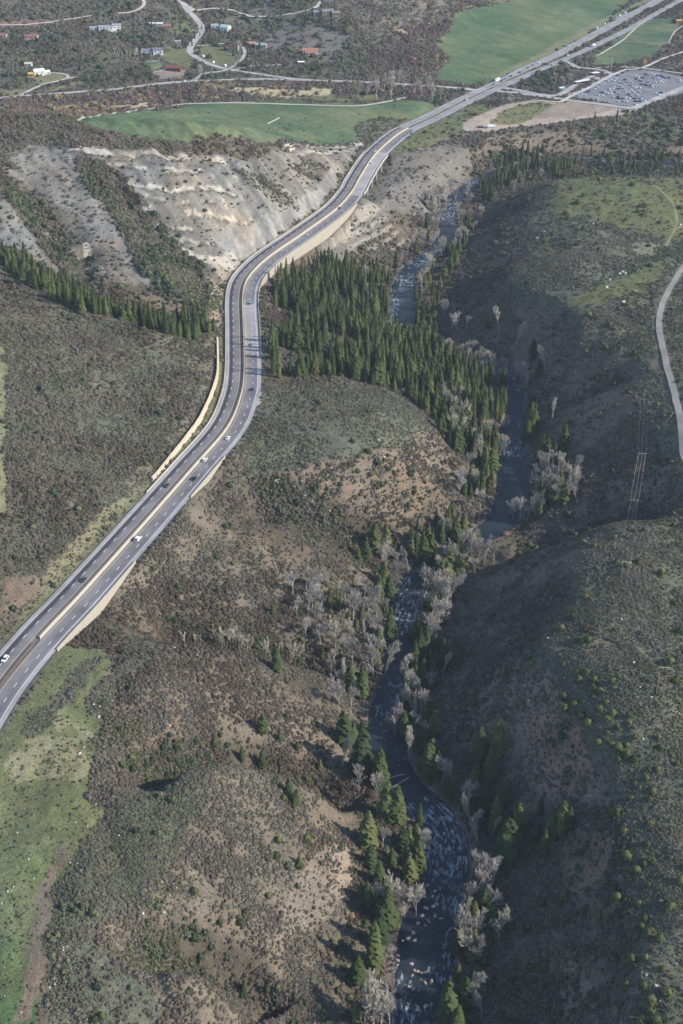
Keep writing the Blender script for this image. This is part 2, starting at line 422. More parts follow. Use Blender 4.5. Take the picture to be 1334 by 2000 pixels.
# side gullies and sharp spur edges: photo course, depth, half width, rise of the near lip
for px_, dep, wd, lip in (([(245, 1562), (275, 1525), (320, 1492), (380, 1472), (450, 1474), (540, 1492), (640, 1535), (705, 1580)], 14.0, 13, 6),
                          ([(235, 1890), (290, 1865), (350, 1858), (430, 1880), (490, 1925), (540, 1990)], 14, 11, 6.0),
                          ([(235, 1215), (300, 1228), (370, 1238), (450, 1250), (560, 1268), (680, 1310), (750, 1380)], 10.5, 14, 5),
                          ([(425, 950), (480, 968), (540, 985), (640, 1025), (740, 1070), (800, 1090)], 11, 15, 5),
                          ([(1334, 1000), (1270, 992), (1200, 1000), (1130, 1022), (1060, 1045), (1000, 1062)], 8, 16, 5),
                          ([(1250, 715), (1180, 740), (1110, 770), (1050, 785)], 5, 14, 2),
                          ([(1330, 905), (1240, 890), (1150, 870), (1080, 880)], 5, 16, 2),
                          ([(-60, 470), (20, 500), (100, 552), (200, 600), (310, 636), (405, 660)], 7, 16, 5),
                          ([(30, 330), (70, 400), (120, 470), (170, 560), (190, 590)], 6, 14, 0),
                          ([(180, 470), (165, 500), (175, 540)], 6, 8, 3),
                          ([(215, 330), (260, 400), (330, 470), (390, 540), (425, 600)], 6, 16, 4),
                          ([(330, 1560), (420, 1600), (520, 1690), (600, 1790), (680, 1850)], 2.5, 10, 0),
                          ([(1140, 1150), (1060, 1170), (960, 1200)], 4, 12, 0),
                          ([(1180, 1560), (1080, 1580), (1000, 1600), (930, 1600)], 4, 12, 0),
                          ([(1200, 1700), (1100, 1720), (1000, 1740)], 3.5, 10, 0),
                          ([(1210, 1850), (1120, 1860), (1000, 1870)], 3.5, 10, 0)):
    a_ = np.array(px_, float)
    pc = np.vstack([P(x, y, 0) for x, y in px_]); hg = h_base(pc[:, :2])
    for _ in range(6): pc = P(a_[:, 0], a_[:, 1], hg); hg = .5 * hg + .5 * h_base(pc[:, :2])
    Lg = catmull(pc, 6.0); d_, p_ = poly_dist(gxy, Lg, 50)
    d_ = np.where(np.abs(d_) > 900, 900, d_)
    n_ = len(Lg); ends = sstep(0, n_ * .18, p_) * (1 - sstep(n_ * .88, n_ - 1, p_))
    d_ = d_ + 3 * (fbm(X_, Y_, 18, 44, 3) - .5)
    q_ = road_quiet * sstep(0, 14, np.abs(sdV) - wV)
    GULLY = np.maximum(GULLY, q_ * ends * min(1, dep / 8) * np.exp(-((d_ + wd * .35) / (wd * 1.0)) ** 2) * (X_ < P(900, 1200, -40)[0] + 999))
    Z = Z - q_ * ends * dep * np.exp(-(d_ / wd) ** 2)
    if lip: Z = Z + q_ * ends * lip * np.exp(-((d_ - wd * 1.9) / (wd * .9)) ** 2)

# river bed and banks
dv = np.abs(sdV) - wV + 2.5 * (fbm(X_, Y_, 12, 5, 3) - .5)
bed = zV - 1.2
cap = np.where(dv < 0, bed, zV + 0.05 + dv * .16 + np.clip(dv - 6, 0, 99) ** 1.35 * .28)
mv = np.abs(sdV) < 60
Z = np.where(mv & (dv < 0), bed, Z)
lowb = np.where(mv, np.minimum(Z, cap), Z)
Z = np.where(mv, lowb, Z)
Z = np.where(mv & (dv > 0), np.maximum(Z, zV - 1.2 + np.clip(dv, 0, 3) * .6), Z)

# highway bench. walls on the river side, a bridge where the ground falls away under the right carriageway
def k_of(lst): return [(hw_param(*a), hw_param(*b)) for a, b in lst]
WALLS = k_of([((60, 1262), (225, 1082)), ((330, 965), (405, 880)), ((476, 556), (668, 392))])
BRIDGE = k_of([((684, 375), (735, 297))])
LOWER = k_of([((474, 680), (471, 600))])
def inrange(par, lst, soft=3):
    m = np.zeros(len(par))
    for a, b in lst: m = np.maximum(m, sstep(a - soft, a + soft, par) * (1 - sstep(b - soft, b + soft, par)))
    return m
wallm = inrange(paR, WALLS, 4); brm = inrange(paR, BRIDGE, 3)
dropR = np.interp(kR, ii, HW_DROP)
roadz = np.where(sdR > 0, -dropR, 0.0) - 0.45
blendw = np.where(sdR > 0, 20 * (1 - wallm) + 2.5 * wallm, 14.0)
rimR = halfR + np.where(sdR > 0, 0.3, 0.8)
t = sstep(0, 1, (np.abs(sdR) - rimR) / blendw)
# fill faces fall at most as steeply as earth lies
Zr = roadz * (1 - t) + Z * t
Z = np.where(near, Zr, Z)
bz = np.clip(1 - np.abs((sdR - 9) / 20), 0, 1)
brk = brm * near * sstep(0.5, 5, sdR)
Z = np.where(brk > 0, Z * (1 - brk) + np.minimum(Z, -13.0 + 0 * Z) * brk, Z)
# ground drops along walls so that the wall faces show
WH = np.interp(kR, [WALLS[0][0], sum(WALLS[0]) / 2, WALLS[0][1], WALLS[1][0], sum(WALLS[1]) / 2, WALLS[1][1], WALLS[2][0], WALLS[2][0] + 14, WALLS[2][1] - 14, WALLS[2][1]],
               [1.2, 6, 1.0, .8, 3.5, .8, 3, 8, 10, 3])
foot = near * wallm * (sdR > halfR - 3.5) * (1 - sstep(8, 26, sdR - halfR))
Z = np.where(foot > 0, Z * (1 - foot) + np.minimum(Z, -WH - 1.4) * foot, Z)
H2 = Z.reshape(NYR, NU)

def ground(x, y):
    x = np.asarray(x, float); y = np.asarray(y, float)
    return bilin(H2, GY, GU, y, x / (y + Y0))
def hit(px, py, lift=0.0):
    """where the line of sight through a photo pixel meets the ground"""
    px = np.atleast_1d(np.asarray(px, float)); py = np.atleast_1d(np.asarray(py, float))
    u = (px - IW / 2) / FPX; v = (py - IH / 2) / FPX
    dx, dy, dz = u, cP - v * sP, -(sP + v * cP)
    t0 = np.full(len(px), 330.0); done = np.zeros(len(px), bool); tl = t0.copy(); t = t0.copy()
    for k in range(900):
        tn = t * 1.0028
        z = CAM_H + dz * tn
        below = z < ground(dx * tn, dy * tn) + lift
        new = below & ~done
        tl[new] = t[new]
        done |= below
        t = np.where(done, t, tn)
        if done.all(): break
    a = t.copy(); b = t * 1.0029
    for k in range(12):
        m = (a + b) / 2
        be = CAM_H + dz * m < ground(dx * m, dy * m) + lift
        b = np.where(be, m, b); a = np.where(be, a, m)
    m = b
    return np.stack([dx * m, dy * m, ground(dx * m, dy * m)], -1)
# ------------------------------------------------------------------ what covers the ground
N = len(gxy)
jx = (fbm(X_, Y_, 9, 101, 3) - .5) * 9; jy = (fbm(X_, Y_, 9, 202, 3) - .5) * 9
wob = gxy + np.stack([jx, jy], -1) * np.clip(Y_[:, None] / 900, .6, 2.0)
gy_, gx_ = np.gradient(H2, axis=0), np.gradient(H2, axis=1)
dyy = np.gradient(GY)[:, None]; dxx = (GY[:, None] + Y0) * (GU[1] - GU[0])
SX = (gx_ / dxx); SY = gy_ / dyy - SX * GU[None, :]
SX, SY = SX.ravel(), SY.ravel()
slope = np.hypot(SX, SY)
nA = fbm(X_, Y_, 45, 301, 4); nB = fbm(X_, Y_, 14, 302, 4); nC = fbm(X_, Y_, 5, 303, 3)
SOIL = np.array([.122, .103, .074]); TAN = np.array([.225, .180, .128]); RED = np.array([.25, .155, .11]); SAGE = np.array([.120, .122, .085])
GRASS = np.array([.140, .150, .070]); FIELD = np.array([.100, .146, .070]); SHALE = np.array([.208, .196, .166]); PALE = np.array([.36, .33, .262]); DIRT = np.array([.36, .30, .24])
DUFF_SHADE = np.array([.085, .075, .050]); STRAW = np.array([.26, .235, .14])  # dark tree litter, also the painted shadow on the left bank
C = np.tile(SOIL, (N, 1)); dens = {k: np.zeros(N) for k in ('sage', 'oak', 'pur', 'grn')}
dens['sage'][:] = .35; dens['oak'][:] = .45; dens['grn'][:] = .05
def lay(mask, col=None, **d):
    m = mask.astype(float)
    if col is not None:
        C[:] = C * (1 - m[:, None]) + np.asarray(col) * m[:, None]
    for k, v in d.items(): dens[k][:] = dens[k] * (1 - m) + v * m
def Z_(s, wobble=True, soft=None): return in_poly(wob if wobble else gxy, pxpoly(s))
# east side: mesa tops are grey green sage, its flank brush with red soil
sag = dict(sage=.95, oak=.06, grn=.02, pur=0)
oak = dict(sage=.25, oak=.75, grn=.03, pur=.0)
lay(Z_("1000,340 1060,350 1005,530 1000,600 1090,640 1240,700 1300,900 1334,1000 1700,1000 1700,320"), SAGE, **sag)
lay(Z_("1090,352 1180,345 1500,340 1500,480 1334,470 1240,455 1140,420 1090,430 1075,400"), GRASS * .86, sage=.10, oak=.02, grn=.01)
lay(Z_("1110,585 1180,555 1260,520 1320,500 1300,530 1255,570 1180,590 1120,610"), GRASS * .8, sage=.12, oak=0, grn=.01)
lay(Z_("1240,478 1285,478 1285,500 1240,500"), SAGE * .8 + STRAW * .3, sage=.1, oak=0)
lay(Z_("1060,350 1005,530 1000,610 960,680 880,690 840,640 850,560 900,450"), SOIL * .95, sage=.55, oak=.45)
lay(Z_("1010,600 1090,600 1120,640 1090,700 1200,720 1260,760 1200,860 1100,900 1030,760 1000,700"), SOIL * .6 + RED * .4, sage=.35, oak=.3, grn=.06)
lay(Z_("1190,1015 1334,1035 1700,1040 1700,2300 1225,2300 1240,1750 1215,1600 1130,1420 1090,1330 1040,1290 1100,1150 1140,1080"), SAGE, sage=.98, oak=.04, grn=.01)
lay(Z_("780,1400 900,1320 1040,1290 1090,1330 1150,1480 1170,1560 1060,1560 960,1480 850,1440"), RED * .6 + SOIL * .5, sage=.3, oak=.42, grn=.3)
lay(Z_("1100,1560 1215,1600 1240,1750 1230,2200 960,2200 930,1800 960,1700"), SOIL * .8, sage=.6, oak=.6, grn=.35)
lay(Z_("1100,1620 1200,1640 1170,1730 1090,1750"), SOIL * .5 + RED * .5, sage=.25, oak=.2)
lay(Z_("1100,1880 1150,1880 1170,2000 1090,2000"), SOIL * .6 + TAN * .4, sage=.25, oak=.25)
# canyon head, upper right
lay(Z_("760,330 820,290 880,280 930,330 900,400 840,420 770,420 720,470 640,520 600,500 680,440"), SHALE * .8, sage=.08, oak=.06, grn=.0)
lay(Z_("900,262 960,262 1110,255 1160,290 1050,300 960,300 905,300"), TAN * .6 + SOIL * .4, sage=.10, oak=.18, grn=.04)
lay(Z_("1120,255 1240,222 1500,200 1500,300 1200,300"), SAGE * .6 + SOIL * .4, sage=.35, oak=.30, grn=.32)
lay(Z_("1150,280 1250,300 1334,285 1500,285 1500,295 1250,308 1160,295"), TAN * .8, sage=.1, oak=.1, grn=.05)
lay(Z_("940,300 1000,292 1060,305 1140,302 1334,300 1500,300 1500,350 1334,345 1080,352 1000,355 930,400 900,385 920,330"), DUFF_SHADE, sage=.2, oak=1.1, grn=1.3)
# west side: foreground
lay(Z_("-300,1450 0,1430 60,1360 120,1260 200,1270 240,1340 190,1440 170,1560 230,1600 160,1660 120,1730 70,1830 60,2100 -300,2300"), GRASS * 1.0 + STRAW * .0, sage=.10, oak=.0, grn=0)
lay(Z_("0,1500 60,1400 110,1390 190,1440 160,1560 60,1560") & (nB > .47), STRAW * .6 + GRASS * .4, sage=.15)
lay(Z_("160,1290 210,1280 90,1430 60,1440 40,1430"), SAGE, sage=.9, oak=.15)
lay(Z_("170,1360 250,1290 290,1290 220,1390 170,1400"), SAGE, sage=.9, oak=.15)
lay(Z_("-200,1640 60,1640 160,1680 80,1780 60,2100 -200,2200") * sstep(.30, .62, nA * .6 + nB * .4), np.array([.082, .125, .052]), sage=.02, oak=0, grn=0)
lay(Z_("110,1655 150,1640 110,1720 100,1800 90,1880 50,1990 20,2000 60,1850 70,1760"), TAN * .5 + SOIL * .5, sage=.05, oak=0, grn=0)
lay(Z_("160,1650 210,1580 300,1520 380,1495 400,1560 330,1700 180,1820 110,1830 100,1750"), SAGE * .9, sage=1., oak=.03)
lay(Z_("90,1820 180,1820 230,1900 330,1890 300,2000 90,2100"), SAGE, sage=.9, oak=.15)
lay(Z_("400,1500 620,1560 700,1640 650,1740 520,1900 560,2100 330,2100 300,1930 180,1830 330,1700 390,1570"), TAN * .25 + SOIL * .75, sage=.5, oak=.85, grn=.03)
lay(Z_("640,1650 690,1660 680,1740 650,1780 560,1830 530,2000 510,1950 560,1760 600,1690"), TAN * .9, sage=.3, oak=.2, grn=.05)
lay(Z_("230,1330 420,1290 560,1330 640,1400 690,1480 600,1500 420,1470 300,1480 200,1520 190,1440"), TAN * .2 + SOIL * .8, sage=.35, oak=.95, grn=.03)
lay(Z_("240,1140 330,1010 430,1010 560,1080 600,1150 500,1200 300,1190"), TAN * .2 + SOIL * .8, sage=.55, oak=.75, grn=.04)
lay(Z_("220,1200 400,1200 600,1170 700,1200 730,1300 680,1420 600,1360 500,1300 420,1270 260,1240"), SOIL * .75, sage=.1, oak=.9, grn=.05)
lay(Z_("470,960 560,970 680,1020 740,1060 700,1110 600,1100 480,1030"), SOIL * .75, sage=.05, oak=1., grn=.02)
lay(Z_("560,1130 700,1150 765,1190 745,1330 680,1385 600,1300 540,1240"), DUFF_SHADE * 1.1, sage=.1, oak=1.1, grn=.25)
lay(Z_("690,1545 705,1640 700,1700 670,1790 610,1890 560,2010 540,2200 780,2200 760,1850 800,1700 760,1560"), DUFF_SHADE * 1.1, sage=.1, oak=1.15, pur=.1, grn=.3)  # dense bank brush; the ridge's shadow is painted into the dark ground
lay(Z_("640,1650 690,1665 690,1720 660,1760 640,1740 655,1700"), TAN * 1.15, sage=.25, oak=.15)
# middle terrace
lay(Z_("470,880 500,760 620,745 780,770 860,830 780,880 640,900 560,915 480,930"), SAGE * .95, sage=1., oak=.07, grn=.01)
lay(Z_("520,930 640,905 780,880 850,830 880,900 870,950 800,1020 700,1050 600,1000 520,970"), TAN * .45 + SOIL * .55, sage=.4, oak=.5, grn=.15)
lay(Z_("540,960 640,940 700,960 700,1000 620,990 560,975") & (nB > .42), RED * .8 + TAN * .2, sage=.1, oak=.12)
lay(Z_("505,600 560,590 600,620 560,650 510,640"), SOIL, sage=.2, oak=.8)
forest_px = "520,600 540,560 590,520 650,512 720,535 765,560 762,620 800,665 870,690 940,730 1008,770 1005,810 985,850 965,900 955,960 925,985 900,910 860,850 800,780 700,745 620,735 540,745 515,700 540,660 590,640 580,600"
FOREST = pxpoly(forest_px)
lay(in_poly(gxy, FOREST), DUFF_SHADE, sage=.05, oak=.15, grn=.1)
# bluff
bluff = Z_("150,290 200,285 320,300 420,300 500,310 620,285 712,278 690,310 650,370 560,420 470,480 440,520 420,560 380,510 330,470 270,390 200,330")
lay(bluff, SHALE, sage=.03, oak=.03, grn=.01)
lay(Z_("0,300 60,285 170,290 160,330 210,400 240,470 290,560 200,545 110,450 60,370 0,330"), SHALE * .95, sage=.08, oak=.05, grn=.03)
lay(Z_("0,390 60,440 120,500 150,570 90,540 0,470"), SHALE * .95, sage=.08, oak=.04, grn=.03)
for s in ("150,315 210,320 260,370 330,450 400,520 430,600 400,625 330,590 270,520 220,430 180,380", "0,350 30,360 90,420 150,500 160,560 130,540 60,450 20,410", "280,330 190,300 170,290"):
    if s.count(' ') > 3: lay(Z_(s), np.array([.075, .074, .050]), sage=1.2, oak=1.3, grn=1.3)
lay(Z_("450,330 500,340 560,380 590,400 560,410 500,370"), SAGE, sage=.8, oak=.3)
lay(Z_("590,310 640,330 620,350 560,330"), SAGE, sage=.7, oak=.3)
lay(Z_("410,510 450,520 440,600 425,640 400,570"), PALE * .5 + TAN * .4, sage=.1, oak=.1)
lay(Z_("230,545 330,560 380,620 300,600 230,570") & (nB > .5), TAN * .8, sage=.2, oak=.2)
# brush on the mesa behind the bluff
lay(Z_("-200,215 160,235 260,250 370,232 430,245 495,265 470,285 340,300 200,283 60,285 0,330 -200,330"), SOIL * .9, sage=.35, oak=.85, grn=.03)
lay(Z_("350,250 400,245 370,270"), TAN * .7, sage=.3, oak=.2)
# the slope left of the highway
lay(Z_("-300,510 0,505 120,590 320,655 425,665 420,740 390,820 300,930 200,1000 60,1190 -300,1200"), SAGE * .75 + SOIL * .25, sage=.80, oak=.33, grn=.04)
lay(Z_("-200,680 10,680 15,760 8,900 10,1000 -200,1010"), STRAW * .5 + GRASS * .5, sage=.1, oak=0)
lay(Z_("300,935 330,960 200,1080 60,1200 20,1230 120,1080 220,985"), STRAW * .5 + SOIL * .25 + GRASS * .25, sage=.35, oak=.06)
lay(Z_("0,1130 70,1125 80,1150 40,1190 0,1195"), TAN * .6 + SOIL * .3, sage=.05, oak=0)
lay(Z_("430,650 442,660 440,750 420,820 330,940 300,940 400,820 425,740"), GRASS * .8 + SOIL * .2, sage=.02, oak=0)
# far valley floor
lay(Z_("-300,190 150,182 400,160 600,160 850,170 830,195 700,192 560,188 400,196 300,210 200,225 140,232 -300,215"), SOIL * .9, sage=.2, oak=.3, pur=.6, grn=.1)
lay(Z_("100,208 160,205 170,220 110,222") | Z_("200,208 300,198 310,206 210,214") | Z_("440,172 500,170 560,174 660,172 640,186 560,192 480,184"), STRAW * 1.5, sage=.0, oak=.0, pur=.25)
lay(Z_("400,162 480,164 480,172 400,170") | Z_("590,186 740,184 740,196 620,198"), GRASS, sage=0, oak=0, pur=.05)
lay(Z_("140,235 250,220 400,204 560,204 700,208 800,196 860,200 900,205 840,235 780,262 740,270 700,272 600,280 500,275 380,270 280,270 170,250"), FIELD * .9 + STRAW * .08, sage=.01, oak=0, pur=0, grn=0)
lay(Z_("140,235 250,219 400,200 500,197 620,200 740,204 800,196 740,214 560,210 400,210 250,228"), FIELD, sage=0, oak=0, pur=0, grn=0)
lay(Z_("700,235 760,230 830,232 780,262 720,275 690,270"), SAGE, sage=.35, oak=.15)
FARF = "850,55 930,15 1000,-5 1240,-10 1160,55 1060,110 960,160 920,165 855,157 840,148 870,130 880,115 860,95 850,80 830,68"
lay(Z_(FARF), FIELD, sage=0, oak=0, pur=0, grn=0)
lay(Z_("1040,125 1180,50 1270,0 1300,-20 1180,35 1030,115 950,155"), FIELD * .5 + STRAW * .5, sage=0, oak=0)
lay(Z_("930,-30 1300,-30 1240,-8 1000,-3 930,15 880,12"), STRAW * .5 + GRASS * .5, sage=.1, oak=.2)
lay(Z_("1170,105 1240,50 1270,38 1310,35 1330,50 1300,90 1260,115 1200,128 1150,126"), FIELD * .8 + SAGE * .2, sage=0, oak=0, grn=0)
lay(Z_("1110,122 1240,35 1270,37 1240,50 1170,105 1140,125"), SAGE * .6 + GRASS * .4, sage=.3, oak=.1)
lay(Z_("1250,120 1290,100 1334,60 1500,40 1500,140 1334,140 1270,130"), SOIL, oak=.3, pur=.5, grn=.1)
lay(Z_("1010,178 1025,160 1080,130 1120,118 1150,140 1100,165 1070,178"), SAGE * .5 + SOIL * .5, sage=.3, oak=.3, grn=.5)
lay(Z_("850,178 900,175 915,190 860,210 840,200"), SOIL, oak=.5, grn=.3)
lay(Z_("780,262 860,225 950,200 1000,188 1040,195 950,225 905,245 900,262 820,290 760,300"), GRASS, sage=.12, oak=.03, grn=.02)
lay(Z_("960,195 1030,186 1045,192 1000,202 960,212"), SAGE, oak=.8, grn=.2)
lay(Z_("870,270 915,268 950,265 940,285 880,285"), SOIL, oak=.9)
DIRTP = pxpoly("903,242 930,226 985,205 1035,196 1100,200 1150,198 1200,207 1218,214 1255,212 1215,224 1150,231 1080,241 1010,247 960,257 905,256")
lay(in_poly(gxy, DIRTP), DIRT, sage=0, oak=0, grn=0, pur=0)
lay(in_poly(wob, pxpoly("1040,225 1100,200 1150,200 1195,208 1195,216 1150,226 1090,232 1050,234")), DIRT * .75, sage=0, oak=0)
lay(in_poly(wob, pxpoly("953,240 970,224 1000,208 1040,200 1088,203 1062,218 1040,232 1010,243 980,243")), GRASS * .8 + STRAW * .2, sage=.15, oak=0)
lay(in_poly(wob, pxpoly("835,280 868,268 878,270 850,282")), TAN, sage=0, oak=0)
# village slope
lay(Z_("-300,185 0,185 150,175 370,155 600,152 700,152 760,120 700,60 640,0 560,-60 -300,-60"), SOIL * .6 + SAGE * .4, sage=.25, oak=.50, grn=.45, pur=0)
lay(Z_("640,-50 700,50 770,120 830,150 860,130 830,90 840,60 900,20 950,-5 1000,-60"), SOIL * .7 + SHALE * .3, sage=.35, oak=.35, grn=.04)
lay(Z_("520,70 560,45 630,50 680,80 640,120 600,100 520,95") | Z_("410,45 520,10 540,25 500,45") | Z_("650,60 690,70 640,110 620,95"), SHALE * .75, sage=.06, oak=.1, grn=.1)
lay(Z_("0,42 60,38 120,42 60,52 0,54"), RED * .9, sage=.1, oak=.1, grn=0)
lay(Z_("720,110 760,60 840,40 900,10 880,60 850,90 880,115 850,150 760,155"), SOIL, oak=.5, pur=.55, grn=.05)
lay(Z_("764,52 790,55 800,68 775,62"), TAN * 1.1, oak=0, sage=0)
lay(Z_("380,100 400,88 450,92 475,100 470,120 445,133 410,122") | Z_("300,92 370,95 380,120 360,135 320,118") | Z_("345,45 365,42 378,60 350,72 320,62"), GRASS * .7 + SAGE * .3, sage=.05, oak=0, grn=.03)
lay(Z_("288,124 312,119 328,130 300,140", False), FIELD, sage=0, oak=0, grn=0)
lay(Z_("300,141 330,131 362,137 360,152 315,156", False), DIRT * .7, sage=0, oak=0, grn=0)
lay(Z_("60,150 110,140 130,152 80,165") | Z_("90,178 150,158 160,165 110,178") | Z_("0,178 60,172 40,186 0,190"), GRASS * .6 + STRAW * .4, sage=.05, oak=.02, grn=.1)
gully_shade = sstep(.30, .75, GULLY) * ~(bluff > 0)
lay(gully_shade * .95, np.array([.050, .045, .032]), sage=0, oak=1.1, grn=.7)  # gully brush, with the ravine's shadow painted in as near-black ground
# banks of the river: cobbles and bare earth
bk = np.clip(1 - np.abs(dv - 2) / 5, 0, 1) * mv
lay(bk * .8, np.array([.19, .155, .125]), sage=0, oak=.25, pur=.2, grn=0)
lay((mv & (dv < 1)).astype(float), np.array([.10, .085, .065]), sage=0, oak=0, grn=0, pur=0)
# road verges
vg = np.clip(1 - (np.abs(sdR) - halfR) / 6, 0, 1) * near * (np.abs(sdR) > halfR) * (1 - wallm * (sdR > 0))
lay(vg * .8, GRASS * .8 + STRAW * .2)
lay(((np.abs(sdR) < halfR + .5) & near & ~((gapR > 2.2) & (np.abs(sdR) < gapR - .8))).astype(float), np.array([.12, .11, .10]), sage=0, oak=0, grn=0, pur=0)
onroad = near & (np.abs(sdR) < halfR + 1.5) & ~((gapR > 2.2) & (np.abs(sdR) < gapR - 1.5))
for k in dens: dens[k][onroad] = 0
net = Z_("420,455 450,440 480,455 500,440 540,415 580,405 615,370 640,335 655,335 660,360 625,400 560,450 500,490 470,510 450,490 425,475")
# rock steps show pale where the bluff is steep; loose soil shows on steep flanks elsewhere
band = bl > .12
st = sstep(.75, 1.25, slope) * band * (led > .15)
lay(np.clip(st, 0, 1) * .9, PALE)
top = bluff & (Z > 50) & (fbm(X_, Y_, 25, 888, 3) > .44) & (slope > .55)
lay(top.astype(float) * .8, PALE * .9)
low = bluff & (Z < 24) & (Z > 5) & (nA > .40)
lay(low.astype(float) * .3, PALE * .8)
streak = fbm(uu, vv * .12, 16, 555, 3)
grey = (bluff | Z_("0,300 60,285 170,290 160,330 210,400 240,470 290,560 200,545 110,450 60,370 0,330") | Z_("0,390 60,440 120,500 150,570 90,540 0,470")) & ~net
lay(grey * sstep(.5, .60, streak) * .6, SHALE * .60)
lay(grey * (1 - sstep(.38, .5, streak)) * .4, SHALE * 1.3)
# beds of hard pale rock crop out along the face, broken by gullies
brk_ = fbm(uu * 1.0, vv * .5, 11, 623, 3); lvl = Z
for px_, w_, amt, thr in (([(140, 288), (200, 295), (260, 302), (330, 308), (400, 311), (445, 318)], 5.0, .9, .38), ([(200, 318), (270, 325), (340, 330), (425, 334)], 2.6, .8, .44),
                          ([(245, 362), (300, 366), (360, 368), (430, 372), (455, 380)], 2.4, .8, .42), ([(285, 405), (340, 412), (400, 415), (450, 425), (490, 432)], 3.0, .8, .45),
                          ([(270, 386), (330, 392), (390, 394), (440, 400)], 1.4, .6, .47), ([(310, 440), (360, 447), (410, 450)], 2.0, .7, .46), ([(330, 462), (370, 470), (415, 474)], 1.5, .6, .46),
                          ([(560, 290), (610, 284), (655, 286), (705, 280)], 5.0, .85, .40), ([(590, 302), (640, 300), (680, 295)], 2.4, .7, .45), ([(360, 492), (395, 504), (445, 514)], 5.0, .9, .30),
                          ([(70, 430), (100, 470), (150, 500)], 2.0, .4, .5), ([(170, 480), (172, 500), (178, 520), (200, 530)], 3.5, .8, .42)):
    Lb = catmull(hit([a[0] for a in px_], [a[1] for a in px_]), 5.0)
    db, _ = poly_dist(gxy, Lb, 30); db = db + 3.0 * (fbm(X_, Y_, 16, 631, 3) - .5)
    ok_ = (np.abs(db) < w_) & (brk_ > thr)
    lay(ok_ * min(1, amt * 1.15), PALE * (1.0 + .5 * nC)[:, None])
    lay(((db > w_) & (db < w_ + 2.2) & (brk_ > thr)) * .8, SHALE * .38)  # shadow under each bed, painted into the shale colour
rl_ = np.abs(2 * fbm(uu, vv * .13, 24, 641, 3) - 1); rl2 = np.abs(2 * fbm(uu, vv * .16, 9, 642, 3) - 1)
lay(grey * (rl_ < .08) * .5, SHALE * .45); lay(grey * (rl2 < .08) * .3, SHALE * .5)
tanb = bluff & (lvl > 50) & (nA > .45)
lay(tanb * .3, TAN)
rk = (np.clip(1 - np.hypot((X_ - P(745, 460, -26)[0]) / 75, (Y_ - P(745, 460, -26)[1]) / 60), 0, 1) > 0) & (slope > .95) & ~onroad
lay(rk * .8, PALE * .85)
fold = fbm(X_ * .9 + Y_ * .4, Y_ * .25 - X_ * .1, 7, 818, 4)
lay(net * (.75 + 0 * X_), np.array([.22, .22, .205])); lay(net * sstep(.5, .62, fold) * .7, np.array([.15, .15, .14])); lay(net * (1 - sstep(.36, .46, fold)) * .6, np.array([.33, .32, .285]))
lay(Z_("365,488 420,510 455,492 470,512 455,528 400,515 372,500") * .9, PALE * 1.1, sage=0, oak=.02)
for k in ('sage', 'oak', 'grn'): dens[k][net] = 0
# natural variation of the ground
C *= (0.78 + .44 * nB)[:, None] * (0.85 + .3 * nC)[:, None]
warm = (nA - .5)[:, None]
C *= 1 + warm * np.array([.35, .1, -.15])
bare = sstep(.52, .66, fbm(X_, Y_, 11, 909, 4)) * (dens['oak'] > .2) * sstep(.25, .5, slope)
C[:] = C * (1 - .35 * bare[:, None]) + TAN * .9 * .35 * bare[:, None]
for k in ('sage', 'oak', 'grn'): dens[k] *= (1 - .65 * bare)
green = (C[:, 1] > C[:, 0] * 1.12) & (C[:, 1] > .09)
mow = fbm((X_ * .86 + Y_ * .5) * 1.0, (-X_ * .5 + Y_ * .86) * .12, 9, 411, 3); blot = fbm(X_, Y_, 60, 412, 4)
gfac = 1 + green * ((mow - .5) * .38 + (blot - .5) * .55)
C = C * gfac[:, None]; C[:, 0] *= 1 + green * (blot - .5) * .7
C = np.clip(C, .01, .8)

# ------------------------------------------------------------------ ground object
gm, nt, b = mat_new('ground_cover')
at = nt.nodes.new('ShaderNodeAttribute'); at.attribute_name = 'cover'
nf = noise_node(nt, .9, 5, .65)
f1 = ramp(nt, nf.outputs[0], [(.3, .62), (.7, 1.35)])
c1 = mixc(nt, 1.0, at.outputs[0], f1, 'MULTIPLY')
nf2 = noise_node(nt, .16, 4, .6)
f2 = ramp(nt, nf2.outputs[0], [(.3, .85), (.7, 1.15)])
c2 = mixc(nt, 1.0, c1, f2, 'MULTIPLY')
nt.links.new(c2, b.inputs['Base Color'])
b.inputs['Roughness'].default_value = .95; b.inputs['Specular IOR Level'].default_value = .1
bp = nt.nodes.new('ShaderNodeBump'); bp.inputs['Strength'].default_value = .7; bp.inputs['Distance'].default_value = .8
nt.links.new(nf.outputs[0], bp.inputs['Height']); nt.links.new(bp.outputs[0], b.inputs['Normal'])
q = np.arange(NYR * NU).reshape(NYR, NU)
gf = np.stack([q[:-1, :-1], q[:-1, 1:], q[1:, 1:], q[1:, :-1]], -1).reshape(-1, 4)
go = np_obj('ground', np.column_stack([gxy, Z]), gf, [gm], {'cover': C}, smooth=True)
tag(go, kind='structure')
# the plain and hills carry on beyond the detailed sheet
bx, by = np.meshgrid(np.linspace(-2600, 2600, 61), np.linspace(-600, 4600, 61))
far_h = -95 + 250 * sstep(2800, 4400, by) * (fbm(bx, by, 900, 5, 4)) + 60 * sstep(1500, 2600, np.abs(bx))
q = np.arange(61 * 61).reshape(61, 61)
ff = np.stack([q[:-1, :-1], q[:-1, 1:], q[1:, 1:], q[1:, :-1]], -1).reshape(-1, 4)
fo = np_obj('terrain', np.column_stack([bx.ravel(), by.ravel(), far_h.ravel()]), ff, [simple_mat('far_ground', (.13, .12, .09), .95, .01)], smooth=True)
tag(fo, kind='structure')
